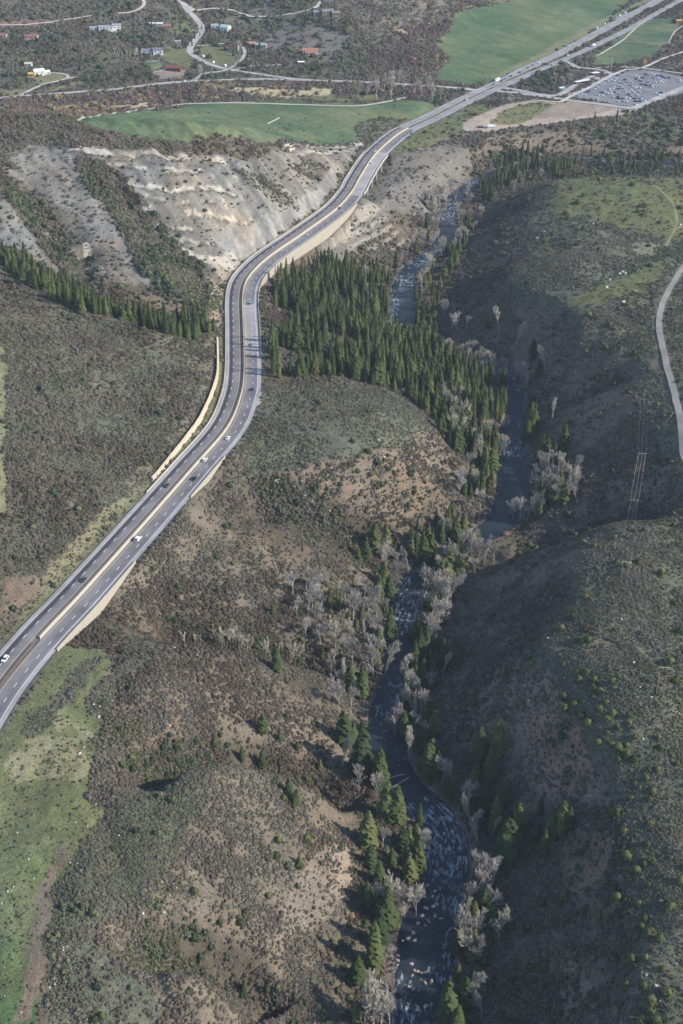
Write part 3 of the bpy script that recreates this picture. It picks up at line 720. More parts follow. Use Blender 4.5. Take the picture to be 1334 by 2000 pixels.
# the air between: pale blue haze round the whole scene
hz = MB(); hz.box((0, 2000, 152), (5280, 5280, 500))
hm = bpy.data.materials.new('haze'); hm.use_nodes = True; ht = hm.node_tree; ht.nodes.clear()
ho = ht.nodes.new('ShaderNodeOutputMaterial'); hv = ht.nodes.new('ShaderNodeVolumePrincipled')
hv.inputs['Color'].default_value = (.78, .86, 1.0, 1); hv.inputs['Density'].default_value = .000036; hv.inputs['Anisotropy'].default_value = 0.0
ht.links.new(hv.outputs[0], ho.inputs['Volume'])
tag(hz.build('haze', hm), kind='stuff')
# ------------------------------------------------------------------ road surfaces
def asphalt(name, col, attr=True):
    m, nt, b = mat_new(name)
    n1 = noise_node(nt, 1.6, 4, .7); n2 = noise_node(nt, .05, 3, .6)
    f = mixc(nt, 1.0, ramp(nt, n1.outputs[0], [(.3, .85), (.7, 1.13)]), ramp(nt, n2.outputs[0], [(.35, .80), (.65, 1.14)]), 'MULTIPLY')
    if attr:
        at = nt.nodes.new('ShaderNodeAttribute'); at.attribute_name = 'cover'; src = at.outputs[0]
    else: src = col
    c = mixc(nt, 1.0, src, f, 'MULTIPLY')
    nt.links.new(c, b.inputs['Base Color']); b.inputs['Roughness'].default_value = .9; b.inputs['Specular IOR Level'].default_value = .15
    return m
M_ASPH = asphalt('asphalt', None)
M_CONC = simple_mat('concrete', (.40, .365, .30), .85, .5, .13)
M_PAINT = simple_mat('road_paint', (.74, .73, .70), .6, 2, .1)
M_YEL = simple_mat('yellow_paint', (.62, .48, .20), .6, 2, .1)
k0, k1 = 0, HW_N - 1
xs = np.array([-LW, -LW + .25, -3.9, -3.1, -1.9, -.9, .2, .9, 2.2, 3.3, 4.1, LW])
def carriage(side):
    off = (HW[:, 2] + LW) * side
    zc = (0.0 if side < 0 else 1.0) * -HW_DROP
    V = []; Cc = []
    for j, xo in enumerate(xs):
        xo = xo - (XW if side < 0 else 0) * np.clip(-xo / LW, 0, 1); V.append(np.column_stack([HW[:, 0] + HWn[:, 0] * (off + xo), HW[:, 1] + HWn[:, 1] * (off + xo), zc + 0 * ii]))
    V = np.stack(V, 1)
    lat = xs * side                      # + = away from the median
    base = np.array([.200, .194, .195])
    g = np.tile(base, (HW_N, len(xs), 1))
    dark = np.exp(-((lat - (1.6 if side < 0 else 1.0)) / 1.5) ** 2) * (.78 if side < 0 else .22)
    g *= (1 - dark)[None, :, None]
    sh = lat > 3.6
    g[:, sh] = np.array([.33, .31, .29]) if side < 0 else np.array([.34, .33, .325])
    if side > 0:                         # pale concrete deck on the bridge and the lower viaduct
        for a, b_ in BRIDGE + LOWER: g[a - 1:b_ + 2, :] = np.array([.34, .325, .31])
        g[kB:, :] = np.array([.27, .262, .255])
    else: g[kB:, :] = np.array([.28, .27, .26])
    n = HW_N; w = len(xs); q = np.arange(n * w).reshape(n, w)
    f = np.stack([q[:-1, :-1], q[:-1, 1:], q[1:, 1:], q[1:, :-1]], -1).reshape(-1, 4)
    return V.reshape(-1, 3), f, g.reshape(-1, 3), off, zc
seg_len = np.append(0, np.cumsum(np.hypot(*np.diff(HW[:, :2], axis=0).T)))
HWL = seg_len[-1]
def hw_at(s, lat, side_z=None):
    x = np.interp(s, seg_len, HW[:, 0]); y = np.interp(s, seg_len, HW[:, 1])
    nx = np.interp(s, seg_len, HWn[:, 0]); ny = np.interp(s, seg_len, HWn[:, 1])
    return x + nx * lat, y + ny * lat
def stripe(mb, sa, sb, lat_fn, w, z_fn, step=6.0, mi=0):
    n = max(1, int((sb - sa) / step)); s = np.linspace(sa, sb, n + 1)
    la = lat_fn(s); x0, y0 = hw_at(s, la - w / 2); x1, y1 = hw_at(s, la + w / 2); z = z_fn(s)
    v = np.vstack([np.column_stack([x0, y0, z]), np.column_stack([x1, y1, z])])
    mb.add(v, [(i, n + 1 + i, n + 2 + i, i + 1) for i in range(n)], mi)
gapf = lambda s: np.interp(s, seg_len, HW[:, 2])
dropf = lambda s: np.interp(s, seg_len, HW_DROP)
for side in (-1, 1):
    V, f, g, off, zc = carriage(side)
    o = np_obj('road', V, f if side < 0 else f, [M_ASPH], {'cover': g}); tag(o, kind='structure')
    mk = MB(); zf = (lambda s: 0 * s + .02) if side < 0 else (lambda s: -dropf(s) + .02)
    s = 3.0
    while s < HWL - 12:
        stripe(mk, s, s + 3.6, lambda q: side * (gapf(q) + LW + .1), .30, zf, 4); s += 12.2
    stripe(mk, 0, HWL, lambda q: side * (gapf(q) + 2 * LW - 2.35 + (np.interp(q, seg_len, XW) if side < 0 else 0)), .26, zf, 5)
    stripe(mk, 0, HWL, lambda q: side * (gapf(q) + 1.35), .22, zf, 5, 1)
    o = mk.build('road_markings', [M_PAINT, M_YEL]); tag(o, kind='structure')
# junction pad
jm = pxpoly("960,180 975,166 1000,158 1040,168 1000,192 975,190", 0.0)
def wall_strip(mb, sa, sb, lat, t, zb, zt, step=4.0, mi=0, clamp_ground=False):
    """solid wall following the road; zb, zt are functions of arc length"""
    n = max(2, int((sb - sa) / step)); s = np.linspace(sa, sb, n + 1)
    l = lat(s); rows = []
    for dl, zz in ((-t / 2, zb(s)), (-t / 2, zt(s)), (t / 2, zt(s)), (t / 2, zb(s))):
        x, y = hw_at(s, l + dl); rows.append(np.column_stack([x, y, zz]))
    v = np.stack(rows, 1).reshape(-1, 3)
    f = []
    for i in range(n):
        a = 4 * i; c = a + 4
        f += [(a, c, c + 1, a + 1), (a + 1, c + 1, c + 2, a + 2), (a + 2, c + 2, c + 3, a + 3)]
    f += [(0, 1, 2, 3), (4 * n + 3, 4 * n + 2, 4 * n + 1, 4 * n)]
    mb.add(v, f, mi)
sl = lambda k: seg_len[max(0, min(HW_N - 1, k))]
kend = hw_param(930, 186)
# median: retaining wall with a barrier on top, seen as a pale ribbon
kmed0 = hw_param(78, 1243)
m = MB(); wall_strip(m, sl(kmed0), sl(hw_param(800, 250)), lambda s: gapf(s) * .55, .6, lambda s: -dropf(s) - .6, lambda s: .75 + 0 * s)
o = m.build('median_wall', M_CONC); tag(o, 'pale concrete median wall curving between the two carriageways', 'wall')
m = MB(); wall_strip(m, sl(kmed0), sl(hw_param(800, 250)), lambda s: -gapf(s) * .75, .25, lambda s: 0 * s - .3, lambda s: .62 + 0 * s)
o = m.build('median_barrier', simple_mat('rust_rail', (.20, .15, .11), .8, 1, .2)); tag(o, 'low rusty guard rail beside the pale median wall', 'guard rail')
m = MB(); wall_strip(m, sl(0), sl(kmed0 - 1), lambda s: 0 * s, 1.1, lambda s: -.5 + 0 * s, lambda s: .5 + 0 * s)
o = m.build('median_planter', simple_mat('brown_median', (.13, .10, .07), .9, 1.2, .3)); tag(o, 'brown median strip between the lanes at the lower left end of the highway', 'median')
m = MB(); wall_strip(m, sl(hw_param(808, 246)), sl(hw_param(968, 168)), lambda s: 0 * s, 1.2, lambda s: -.5 + 0 * s, lambda s: .35 + 0 * s)
o = m.build('median_kerb', simple_mat('dark_median', (.10, .095, .07), .9, 1.2, .3)); tag(o, 'dark planted median strip leading up to the crossroads', 'median')
m = MB(); wall_strip(m, sl(hw_param(1008, 150)), sl(hw_param(1110, 106)), lambda s: 0 * s, 1.5, lambda s: -.5 + 0 * s, lambda s: .35 + 0 * s)
o = m.build('median_kerb', simple_mat('dark_median_far', (.10, .10, .06), .9, 1.2, .3)); tag(o, 'dark grassy median strip just beyond the crossroads', 'median')
# barrier on the hill side of the upper carriageway
m = MB(); wall_strip(m, sl(hw_param(322, 968)), sl(hw_param(735, 297)), lambda s: -(gapf(s) + 2 * LW + .1), .35, lambda s: 0 * s - .6, lambda s: .85 + 0 * s)
o = m.build('concrete_barrier', M_CONC); tag(o, 'long concrete barrier on the hill side of the upper carriageway', 'barrier')
# river side parapets and retaining walls
for (a, b_), hh, lab in zip(WALLS, ((1.5, 7, 1.5), (1, 4.5, 1), (6, 12, 4)),
        ('tall beige retaining wall under the highway near its lower left end', 'short beige retaining wall under the highway beside the grey brush',
         'long pale retaining wall under the highway above the dark conifers')):
    m = MB(); w = b_ - a
    zb = lambda s, a=a, b_=b_, hh=hh: -dropf(s) - 2.5 - np.interp(s, [sl(a), sl((a + b_) // 2), sl(b_)], [hh[0], hh[1], hh[2]])
    wall_strip(m, sl(a), sl(b_), lambda s: gapf(s) + 2 * LW + .35, .5, zb, lambda s: -dropf(s) + .85)
    o = m.build('retaining_wall', simple_mat('wall_concrete', (.36, .32, .25), .85, .25, .12)); tag(o, lab, 'wall', 'retaining walls below the highway')
m = MB(); wall_strip(m, sl(hw_param(474, 700)), sl(hw_param(476, 556)) - 1, lambda s: gapf(s) + 2 * LW + .35, .35, lambda s: -dropf(s) - .9, lambda s: -dropf(s) + .8)
o = m.build('parapet', M_CONC); tag(o, 'concrete parapet on the outer edge of the bend beside the conifers', 'barrier')
# bridge over the side gully
a, b_ = BRIDGE[0]
br = bpy.data.objects.new('bridge', None); link(br); c_ = hw_at(sl((a + b_) // 2), 8.0); br.location = (c_[0], c_[1], -20)
tag(br, 'pale highway bridge on slim piers crossing the side gully', 'bridge')
inv = Matrix.Translation((-c_[0], -c_[1], 20))
def under(o): o.parent = br; o.data.transform(inv)
m = MB(); wall_strip(m, sl(a), sl(b_), lambda s: gapf(s) + LW + .4, 2 * LW + .6, lambda s: -dropf(s) - 1.7, lambda s: -dropf(s) - .10)
under(m.build('deck', M_CONC))
m = MB(); wall_strip(m, sl(a), sl(b_), lambda s: gapf(s) + 2 * LW + .5, .3, lambda s: -dropf(s) - 1.5, lambda s: -dropf(s) + .85)
under(m.build('parapet', M_CONC))
for fr in (.22, .42, .62, .82):
    s_ = sl(a) + (sl(b_) - sl(a)) * fr
    m = MB()
    for la in (4.0, 10.6):
        x, y = hw_at(s_, 1.0 + la); g = float(ground(x, y)); m.tube((x, y, min(g - 1, -8)), (x, y, -3), .75, .75, 10)
    xa, ya = hw_at(s_, 2.2); xb, yb_ = hw_at(s_, 13.2); m.tube((xa, ya, -3.1), (xb, yb_, -3.1), .7, .7, 8)
    under(m.build('pier', M_CONC))

# draped side roads
def drape(name, px, w, col, lift=.22, kind='structure', world_pts=None, rough=True):
    a = np.array(px, float)
    p = hit(a[:, 0], a[:, 1]) if world_pts is None else world_pts
    L = catmull(p[:, :2], 4.0); n = line_normals(L)
    nw = 7 if w > 3 else 4
    V = []; zz = []
    for t in np.linspace(-.5, .5, nw):
        x = L[:, 0] + n[:, 0] * w * t; y = L[:, 1] + n[:, 1] * w * t
        V.append(np.column_stack([x, y, ground(x, y)]))
    V = np.stack(V, 1)
    zc = V[:, :, 2]
    V[:, :, 2] = zc * .5 + zc.max(1, keepdims=True) * .5 + lift
    g = np.tile(np.asarray(col, float), (len(L) * nw, 1))
    q = np.arange(len(L) * nw).reshape(len(L), nw)
    f = np.stack([q[:-1, :-1], q[:-1, 1:], q[1:, 1:], q[1:, :-1]], -1).reshape(-1, 4)
    o = np_obj(name, V.reshape(-1, 3), f, [M_ASPH], {'cover': g}, smooth=True); tag(o, kind=kind)
    DRAPES.append((L, w))
    return o
DRAPES = []
GR = (.38, .36, .335); LG = (.50, .45, .39); DG = (.24, .23, .22)
drape('road', [(-60, 198), (0, 192), (40, 188), (95, 184), (150, 180), (230, 174), (300, 165), (345, 161), (400, 158), (500, 155), (600, 157), (700, 160), (800, 166), (850, 169), (905, 173), (955, 178)], 9, GR, .3)
drape('road', [(345, 0), (360, 11), (369, 24), (386, 41), (394, 60), (379, 82), (371, 101), (397, 120), (442, 135), (498, 144), (569, 154), (610, 157)], 9, GR, .34)
drape('road', [(445, 136), (430, 140), (400, 144), (388, 152), (372, 160)], 6, GR, .4)
drape('road', [(448, 134), (462, 126), (474, 114), (478, 101), (474, 92)], 5, GR, .4)
drape('path', [(385, 90), (400, 89), (420, 87), (450, 85)], 4, LG, .4)
drape('path', [(369, 22), (400, 19), (440, 19), (460, 22), (485, 31), (510, 33), (545, 32), (580, 26), (606, 19), (622, 10), (626, -4)], 5, LG, .4)
drape('path', [(-20, 50), (0, 49), (45, 49), (100, 44), (150, 36), (180, 31)], 5, LG, .4)
drape('path', [(230, 26), (260, 23), (275, 16), (282, 6), (276, -4)], 5, LG, .4)
drape('path', [(345, 0), (375, 18), (372, 22)], 9, GR, .3)
drape('path', [(40, 188), (50, 181), (85, 165), (108, 160), (130, 154), (150, 151)], 4.5, LG, .4)
drape('path', [(130, 152), (133, 148), (118, 144), (95, 142)], 4, LG, .4)
drape('path', [(460, 136), (485, 131), (500, 129), (550, 127)], 4, LG, .4)
drape('path', [(135, 234), (180, 228), (260, 217), (340, 206), (400, 202), (500, 202), (600, 205), (670, 207), (710, 206), (760, 198), (795, 190)], 4.5, (.52, .46, .38), .3)
drape('road', [(1400, 470), (1350, 505), (1325, 535), (1305, 570), (1292, 600), (1287, 635), (1293, 675), (1303, 720), (1315, 760), (1325, 800), (1332, 850), (1345, 910)], 4.6, (.27, .25, .22), .25)
drape('path', [(1300, 480), (1315, 455), (1322, 430), (1312, 395), (1290, 372), (1275, 362)], 2.5, (.20, .20, .11), .15)
# crossroads and the access to the car park
drape('road', [(968, 178), (1000, 181), (1050, 187), (1090, 193), (1140, 200), (1185, 205), (1215, 210), (1240, 211), (1262, 202), (1300, 186), (1345, 168)], 10, GR, .34)
drape('road', [(962, 170), (985, 172), (1010, 176), (1050, 184), (1085, 187), (1105, 179), (1135, 160), (1160, 148)], 9, GR, .38)
drape('road', [(1098, 118), (1112, 123), (1128, 132), (1150, 134), (1175, 137), (1195, 145)], 8, GR, .36)
drape('pavement', [(1040, 196), (1070, 198), (1096, 199), (1112, 190), (1150, 172), (1185, 153), (1205, 143), (1225, 136), (1242, 136), (1262, 130), (1290, 117), (1310, 110), (1345, 98)], 4, (.55, .52, .47), .5)
drape('pavement', [(1165, 133), (1200, 131), (1245, 133), (1290, 138), (1345, 146)], 4, (.50, .48, .45), .5)
drape('path', [(1165, 110), (1195, 92), (1218, 77), (1240, 56), (1262, 38), (1300, 38)], 2.5, (.45, .45, .35), .3)
drape('path', [(1218, 81), (1260, 83), (1305, 86), (1322, 92)], 1.8, (.40, .40, .32), .3)
drape('path', [(1334, 50), (1318, 62), (1306, 84)], 3, (.42, .38, .32), .3)
drape('road', [(1196, 38), (1230, 25), (1246, 22), (1262, 24)], 7, (.26, .25, .24), .1)
# parking surface
def sheet(name, px, col, lift, mat=None, sc=3.0):
    poly = pxpoly(px); lo = poly.min(0); hi = poly.max(0)
    me = bpy.data.meshes.new(name)
    nx = int((hi[0] - lo[0]) / sc) + 1; ny = int((hi[1] - lo[1]) / sc) + 1
    gx = np.linspace(lo[0], hi[0], nx + 1); gy = np.linspace(lo[1], hi[1], ny + 1)
    A, B = np.meshgrid(gx, gy); xy = np.column_stack([A.ravel(), B.ravel()])
    q = np.arange(xy.shape[0]).reshape(ny + 1, nx + 1)
    f = np.stack([q[:-1, :-1], q[:-1, 1:], q[1:, 1:], q[1:, :-1]], -1).reshape(-1, 4)
    cen = xy[f].mean(1); f = f[in_poly(cen, poly)]
    z = ground(xy[:, 0], xy[:, 1]) + lift
    o = np_obj(name, np.column_stack([xy, z]), f, [mat or M_ASPH], {'cover': np.tile(col, (len(xy), 1))}, smooth=True)
    tag(o, kind='structure'); return o, poly
LOTPX = "1113,189 1150,168 1205,143 1228,138 1262,137 1300,143 1345,152 1345,178 1255,209 1215,207 1165,198"
lot, LOTW = sheet('car_park', LOTPX, (.20, .197, .205), .30)
sheet('road', "952,182 972,164 1000,155 1018,163 1035,178 1000,194 970,196", (.20, .195, .19), .06)
sheet('pavement', "1105,186 1130,168 1150,158 1185,140 1198,145 1160,168 1118,187", (.42, .37, .33), .2)
sheet('pavement', "498,770 512,765 526,768 512,785 500,796", (.40, .34, .28), .12, sc=1.2)
# river water
wm, nt, b = mat_new('river_water')
fl = nt.nodes.new('ShaderNodeAttribute'); fl.attribute_name = 'flow'
def flow_noise(sc, stretch, detail, rough_):
    mp = nt.nodes.new('ShaderNodeMapping'); mp.inputs['Scale'].default_value = (1, stretch, 1); nt.links.new(fl.outputs['Vector'], mp.inputs[0])
    n = nt.nodes.new('ShaderNodeTexNoise'); nt.links.new(mp.outputs[0], n.inputs['Vector'])
    n.inputs['Scale'].default_value = sc; n.inputs['Detail'].default_value = detail; n.inputs['Roughness'].default_value = rough_; return n
n1 = flow_noise(.20, 2.6, 8, .70); n2 = flow_noise(.05, 1.5, 3, .6); n3 = flow_noise(.9, .8, 5, .65)
at = nt.nodes.new('ShaderNodeAttribute'); at.attribute_name = 'foam'
ma = nt.nodes.new('ShaderNodeMath'); ma.operation = 'MULTIPLY_ADD'; nt.links.new(at.outputs['Fac'], ma.inputs[0]); ma.inputs[1].default_value = .14
nt.links.new(n1.outputs[0], ma.inputs[2])
fo_ = ramp(nt, ma.outputs[0], [(.625, 0), (.77, .75)])
colr = mixc(nt, ramp(nt, n2.outputs[0], [(.35, 0), (.65, 1)]), (.009, .017, .026), (.028, .040, .050))
cc = mixc(nt, fo_, colr, (.50, .56, .60))
nt.links.new(cc, b.inputs['Base Color'])
nt.links.new(ramp(nt, fo_, [(0, .28), (1, .8)]), b.inputs['Roughness'])
b.inputs['IOR'].default_value = 1.33; b.inputs['Specular IOR Level'].default_value = .35
bp = nt.nodes.new('ShaderNodeBump'); bp.inputs['Strength'].default_value = 1.0; bp.inputs['Distance'].default_value = .5
nt.links.new(n3.outputs[0], bp.inputs['Height']); nt.links.new(bp.outputs[0], b.inputs['Normal'])
ts = np.linspace(-1, 1, 11)
V = np.stack([np.column_stack([RV[:, 0] + RVn[:, 0] * (RV[:, 3] / 2 + 3) * t, RV[:, 1] + RVn[:, 1] * (RV[:, 3] / 2 + 3) * t, RV[:, 2]]) for t in ts], 1)
rl = np.append(0, np.cumsum(np.hypot(*np.diff(RV[:, :2], axis=0).T)))
flow = np.stack([np.column_stack([rl, (RV[:, 3] / 2 + 3) * t, 0 * rl]) for t in ts], 1).reshape(-1, 3)
foam = fbm(V[:, :, 0].ravel(), V[:, :, 1].ravel(), 34, 71, 3)
calm = np.exp(-((V[:, :, 1].ravel() - P(1003, 960, -50)[1]) / 45) ** 2)
q = np.arange(len(RV) * 11).reshape(len(RV), 11)
f = np.stack([q[:-1, :-1], q[:-1, 1:], q[1:, 1:], q[1:, :-1]], -1).reshape(-1, 4)
o = np_obj('river', V.reshape(-1, 3), f, [wm], {'foam': (sstep(.38, .62, foam) - 1.2 * calm), 'flow': flow}); tag(o, kind='structure')
pond, _ = sheet('water', "1293,128 1300,122 1318,120 1332,124 1334,133 1318,138 1300,136", (.3, .35, .38), .55, simple_mat('pond_water', (.30, .36, .40), .15, .2, .1), 2.0)
# ------------------------------------------------------------------ brush that nobody could count
def leafy(name, n, leaf, seed, flat=.75, body=.72, thin=1.0, up=.3, bodysub=1, lump=.25):
    """a lumpy body wrapped in many small leaf faces; unit radius, base at z = 0"""
    r = np.random.default_rng(seed)
    import bmesh
    bm = bmesh.new(); bmesh.ops.create_icosphere(bm, subdivisions=bodysub, radius=1.0)
    bv = np.array([v.co[:] for v in bm.verts]); bf = np.array([[v.index for v in f.verts] for f in bm.faces]); bm.free()
    bv *= (1 + lump * (r.random(len(bv)) - .5) * 2)[:, None] * body
    bv[:, 2] = (bv[:, 2] + .35) * flat
    d = r.normal(size=(n, 3)); d /= np.linalg.norm(d, axis=1)[:, None]; d[:, 2] = np.abs(d[:, 2]) * 1.0 - .12
    az = np.arctan2(d[:, 1], d[:, 0]); rad_ = .72 + .22 * np.sin(az * 3 + seed) * .6 + r.random(n) * .26
    c = d * rad_[:, None]; c[:, 2] = c[:, 2] * flat + .22
    t1 = r.normal(size=(n, 3)); t1 -= (t1 * d).sum(1)[:, None] * d * .5; t1[:, 2] += up; t1 /= np.linalg.norm(t1, axis=1)[:, None]
    t2 = np.cross(t1, d + r.normal(size=(n, 3)) * .4); t2 /= np.linalg.norm(t2, axis=1)[:, None]
    s = leaf * (.6 + .8 * r.random(n))[:, None]
    v = np.stack([c - t1 * s * .6, c + t2 * s * .5 * thin, c + t1 * s * .8 + d * s * .2, c - t2 * s * .45 * thin], 1).reshape(-1, 3)
    lf = np.arange(4 * n).reshape(n, 4) + len(bv)
    return np.vstack([bv, v]), [bf, lf]
def veg_mat(name, stops, sc=2.5, rough=.9, trans=0.0, rnd='inst'):
    m, nt, b = mat_new(name)
    if rnd == 'inst':
        at = nt.nodes.new('ShaderNodeAttribute'); at.attribute_type = 'INSTANCER'; at.attribute_name = 'tint'; f = at.outputs['Fac']
    else:
        oi = nt.nodes.new('ShaderNodeObjectInfo'); f = oi.outputs['Random']
    rr = nt.nodes.new('ShaderNodeValToRGB'); nt.links.new(f, rr.inputs[0])
    while len(rr.color_ramp.elements) < len(stops): rr.color_ramp.elements.new(.5)
    for e, (p, c) in zip(rr.color_ramp.elements, stops): e.position = p; e.color = (*c, 1)
    n = noise_node(nt, sc, 3, .6)
    k = ramp(nt, n.outputs[0], [(.3, .7), (.7, 1.3)])
    nt.links.new(mixc(nt, 1.0, rr.outputs[0], k, 'MULTIPLY'), b.inputs['Base Color'])
    b.inputs['Roughness'].default_value = rough; b.inputs['Specular IOR Level'].default_value = .12
    return m
MSAGE = veg_mat('sagebrush_leaf', [(0, (.100, .112, .068)), (.5, (.140, .145, .100)), (1, (.185, .172, .128))])
MOAK = veg_mat('bare_oak_brush', [(0, (.095, .075, .056)), (.45, (.148, .126, .098)), (.8, (.20, .182, .155)), (1, (.118, .120, .062))])
MPUR = veg_mat('willow_brush', [(0, (.16, .10, .095)), (.5, (.20, .145, .13)), (1, (.36, .27, .15))])
MGRN = veg_mat('evergreen_bush', [(0, (.042, .062, .036)), (.6, (.075, .095, .052)), (1, (.13, .14, .075))])
def variants(name, specs, m):
    c = bpy.data.collections.new(name)
    for i, kw in enumerate(specs):
        v, f = leafy(name, seed=i * 7 + 3, **kw)
        c.objects.link(bpy.data.objects.new(name, np_mesh(name, v, f, [m])))
    return c
CSAGE = variants('sagebrush', [dict(n=46, leaf=.42, flat=.75)] * 3, MSAGE)
COAK = variants('oak_brush', [dict(n=110, leaf=.36, flat=.85, thin=.55, up=.8, body=.66, bodysub=2)] * 4, MOAK)
CPUR = variants('willow', [dict(n=100, leaf=.40, flat=.9, thin=.5, up=1.2, body=.62, bodysub=2)] * 3, MPUR)
CGRN = variants('evergreen', [dict(n=110, leaf=.34, flat=1.0, bodysub=2)] * 3, MGRN)

def gn_scatter(name, coll, pts, sc, tint, kind_label, mat, nvar):
    n = len(pts)
    me = np_mesh(name, pts, np.zeros((0, 3), int), [mat], {'sc': sc, 'tint': tint, 'rz': RNG.random(n) * 6.283, 'vi': RNG.integers(0, nvar, n).astype(float)}) if False else None
    me = bpy.data.meshes.new(name); me.vertices.add(n); me.vertices.foreach_set('co', np.asarray(pts, np.float32).ravel())
    for k, a in (('sc', sc), ('tint', tint), ('rz', RNG.random(n) * 6.283), ('zs', .75 + .5 * RNG.random(n))):
        at = me.attributes.new(k, 'FLOAT', 'POINT'); at.data.foreach_set('value', np.asarray(a, np.float32))
    at = me.attributes.new('vi', 'INT', 'POINT'); at.data.foreach_set('value', RNG.integers(0, nvar, n).astype(np.int32))
    me.materials.append(mat); me.update()
    o = link(bpy.data.objects.new(name, me)); tag(o, kind_label, None, None, 'stuff')
    ng = bpy.data.node_groups.new(name, 'GeometryNodeTree')
    ng.interface.new_socket('Geometry', in_out='INPUT', socket_type='NodeSocketGeometry')
    ng.interface.new_socket('Geometry', in_out='OUTPUT', socket_type='NodeSocketGeometry')
    N_ = ng.nodes.new; gi = N_('NodeGroupInput'); g_o = N_('NodeGroupOutput')
    ip = N_('GeometryNodeInstanceOnPoints'); ci = N_('GeometryNodeCollectionInfo')
    ci.inputs['Collection'].default_value = coll; ci.inputs['Separate Children'].default_value = True; ci.inputs['Reset Children'].default_value = True
    def attr(nm, dt='FLOAT'):
        a = N_('GeometryNodeInputNamedAttribute'); a.data_type = dt; a.inputs['Name'].default_value = nm
        return [s for s in a.outputs if s.enabled and s.name == 'Attribute'][0]
    L_ = ng.links.new
    L_(gi.outputs[0], ip.inputs['Points']); L_(ci.outputs[0], ip.inputs['Instance'])
    ip.inputs['Pick Instance'].default_value = True
    L_(attr('vi', 'INT'), ip.inputs['Instance Index'])
    cr = N_('ShaderNodeCombineXYZ'); L_(attr('rz'), cr.inputs[2]); L_(cr.outputs[0], ip.inputs['Rotation'])
    cs = N_('ShaderNodeCombineXYZ'); mu = N_('ShaderNodeMath'); mu.operation = 'MULTIPLY'
    s1 = attr('sc'); L_(s1, cs.inputs[0]); L_(s1, cs.inputs[1]); L_(s1, mu.inputs[0]); L_(attr('zs'), mu.inputs[1]); L_(mu.outputs[0], cs.inputs[2])
    L_(cs.outputs[0], ip.inputs['Scale'])
    L_(ip.outputs[0], g_o.inputs[0])
    md = o.modifiers.new('scatter', 'NODES'); md.node_group = ng
    return o
# sample the sheet: expected number per face = density * area
cellA = (np.gradient(GY)[:, None] * dxx * np.ones((1, NU))).ravel()
vis = (np.abs(np.tile(GU, NYR)) < .40) & (Y_ > 300) & (Y_ < 2350)
for L_, w_ in DRAPES:                                            # keep roads and paths clear
    d_, _ = poly_dist(gxy, L_, 16); m_ = np.abs(d_) < w_ / 2 + 1.8
    for k in dens: dens[k][m_] = 0
m_ = in_poly(gxy, LOTW) 
for k in dens: dens[k][m_] = 0
def scatter(key, rate, size, name, coll, label, mat, nvar, cap, clump_seed, clump=.5, minsc=.55):
    d = dens[key] * vis
    cl = fbm(X_, Y_, 26, clump_seed, 4)
    d = d * np.clip(1 + (cl - .5) * 5 * clump, 0.05, 2.2)
    fall = np.clip(520 / Y_, 0, 1.15)
    lam = d * cellA * rate * fall ** 1.55
    tot = lam.sum()
    if tot > cap: lam *= cap / tot
    cnt = RNG.poisson(lam)
    idx = np.repeat(np.arange(N), cnt)
    x = X_[idx] + (RNG.random(len(idx)) - .5) * (dxx * np.ones((1, NU))).ravel()[idx]
    y = Y_[idx] + (RNG.random(len(idx)) - .5) * (np.gradient(GY)[:, None] * np.ones((1, NU))).ravel()[idx]
    y = np.clip(y, GY[0] + 1, GY[-1] - 1)
    z = ground(x, y)
    sc = size * (minsc + (1 - minsc) * 2 * RNG.random(len(idx)) ** 1.6) * np.clip(Y_[idx] / 520, .9, 9) ** .62
    tn = np.clip(.5 + (fbm(x, y, 40, clump_seed + 5, 3) - .5) * 1.6 + (RNG.random(len(idx)) - .5) * .7, 0, 1)
    gn_scatter(name, coll, np.column_stack([x, y, z - .08 * sc]), sc, tn, label, mat, nvar)
    print(name, len(idx))
scatter('sage', .95, .60, 'sagebrush', CSAGE, 'low grey green sagebrush covering the flats and slopes', MSAGE, 3, 330000, 701, .6)
scatter('oak', .80, .95, 'oak_brush', COAK, 'leafless grey brown oak brush on the canyon slopes', MOAK, 4, 280000, 702, .85)
scatter('pur', .16, 1.35, 'willow_brush', CPUR, 'purplish and straw coloured willow brush along the streams', MPUR, 3, 16000, 703, .5)
scatter('grn', .11, 1.5, 'evergreen_brush', CGRN, 'dark green bushes scattered over the slopes', MGRN, 3, 30000, 704, .9)
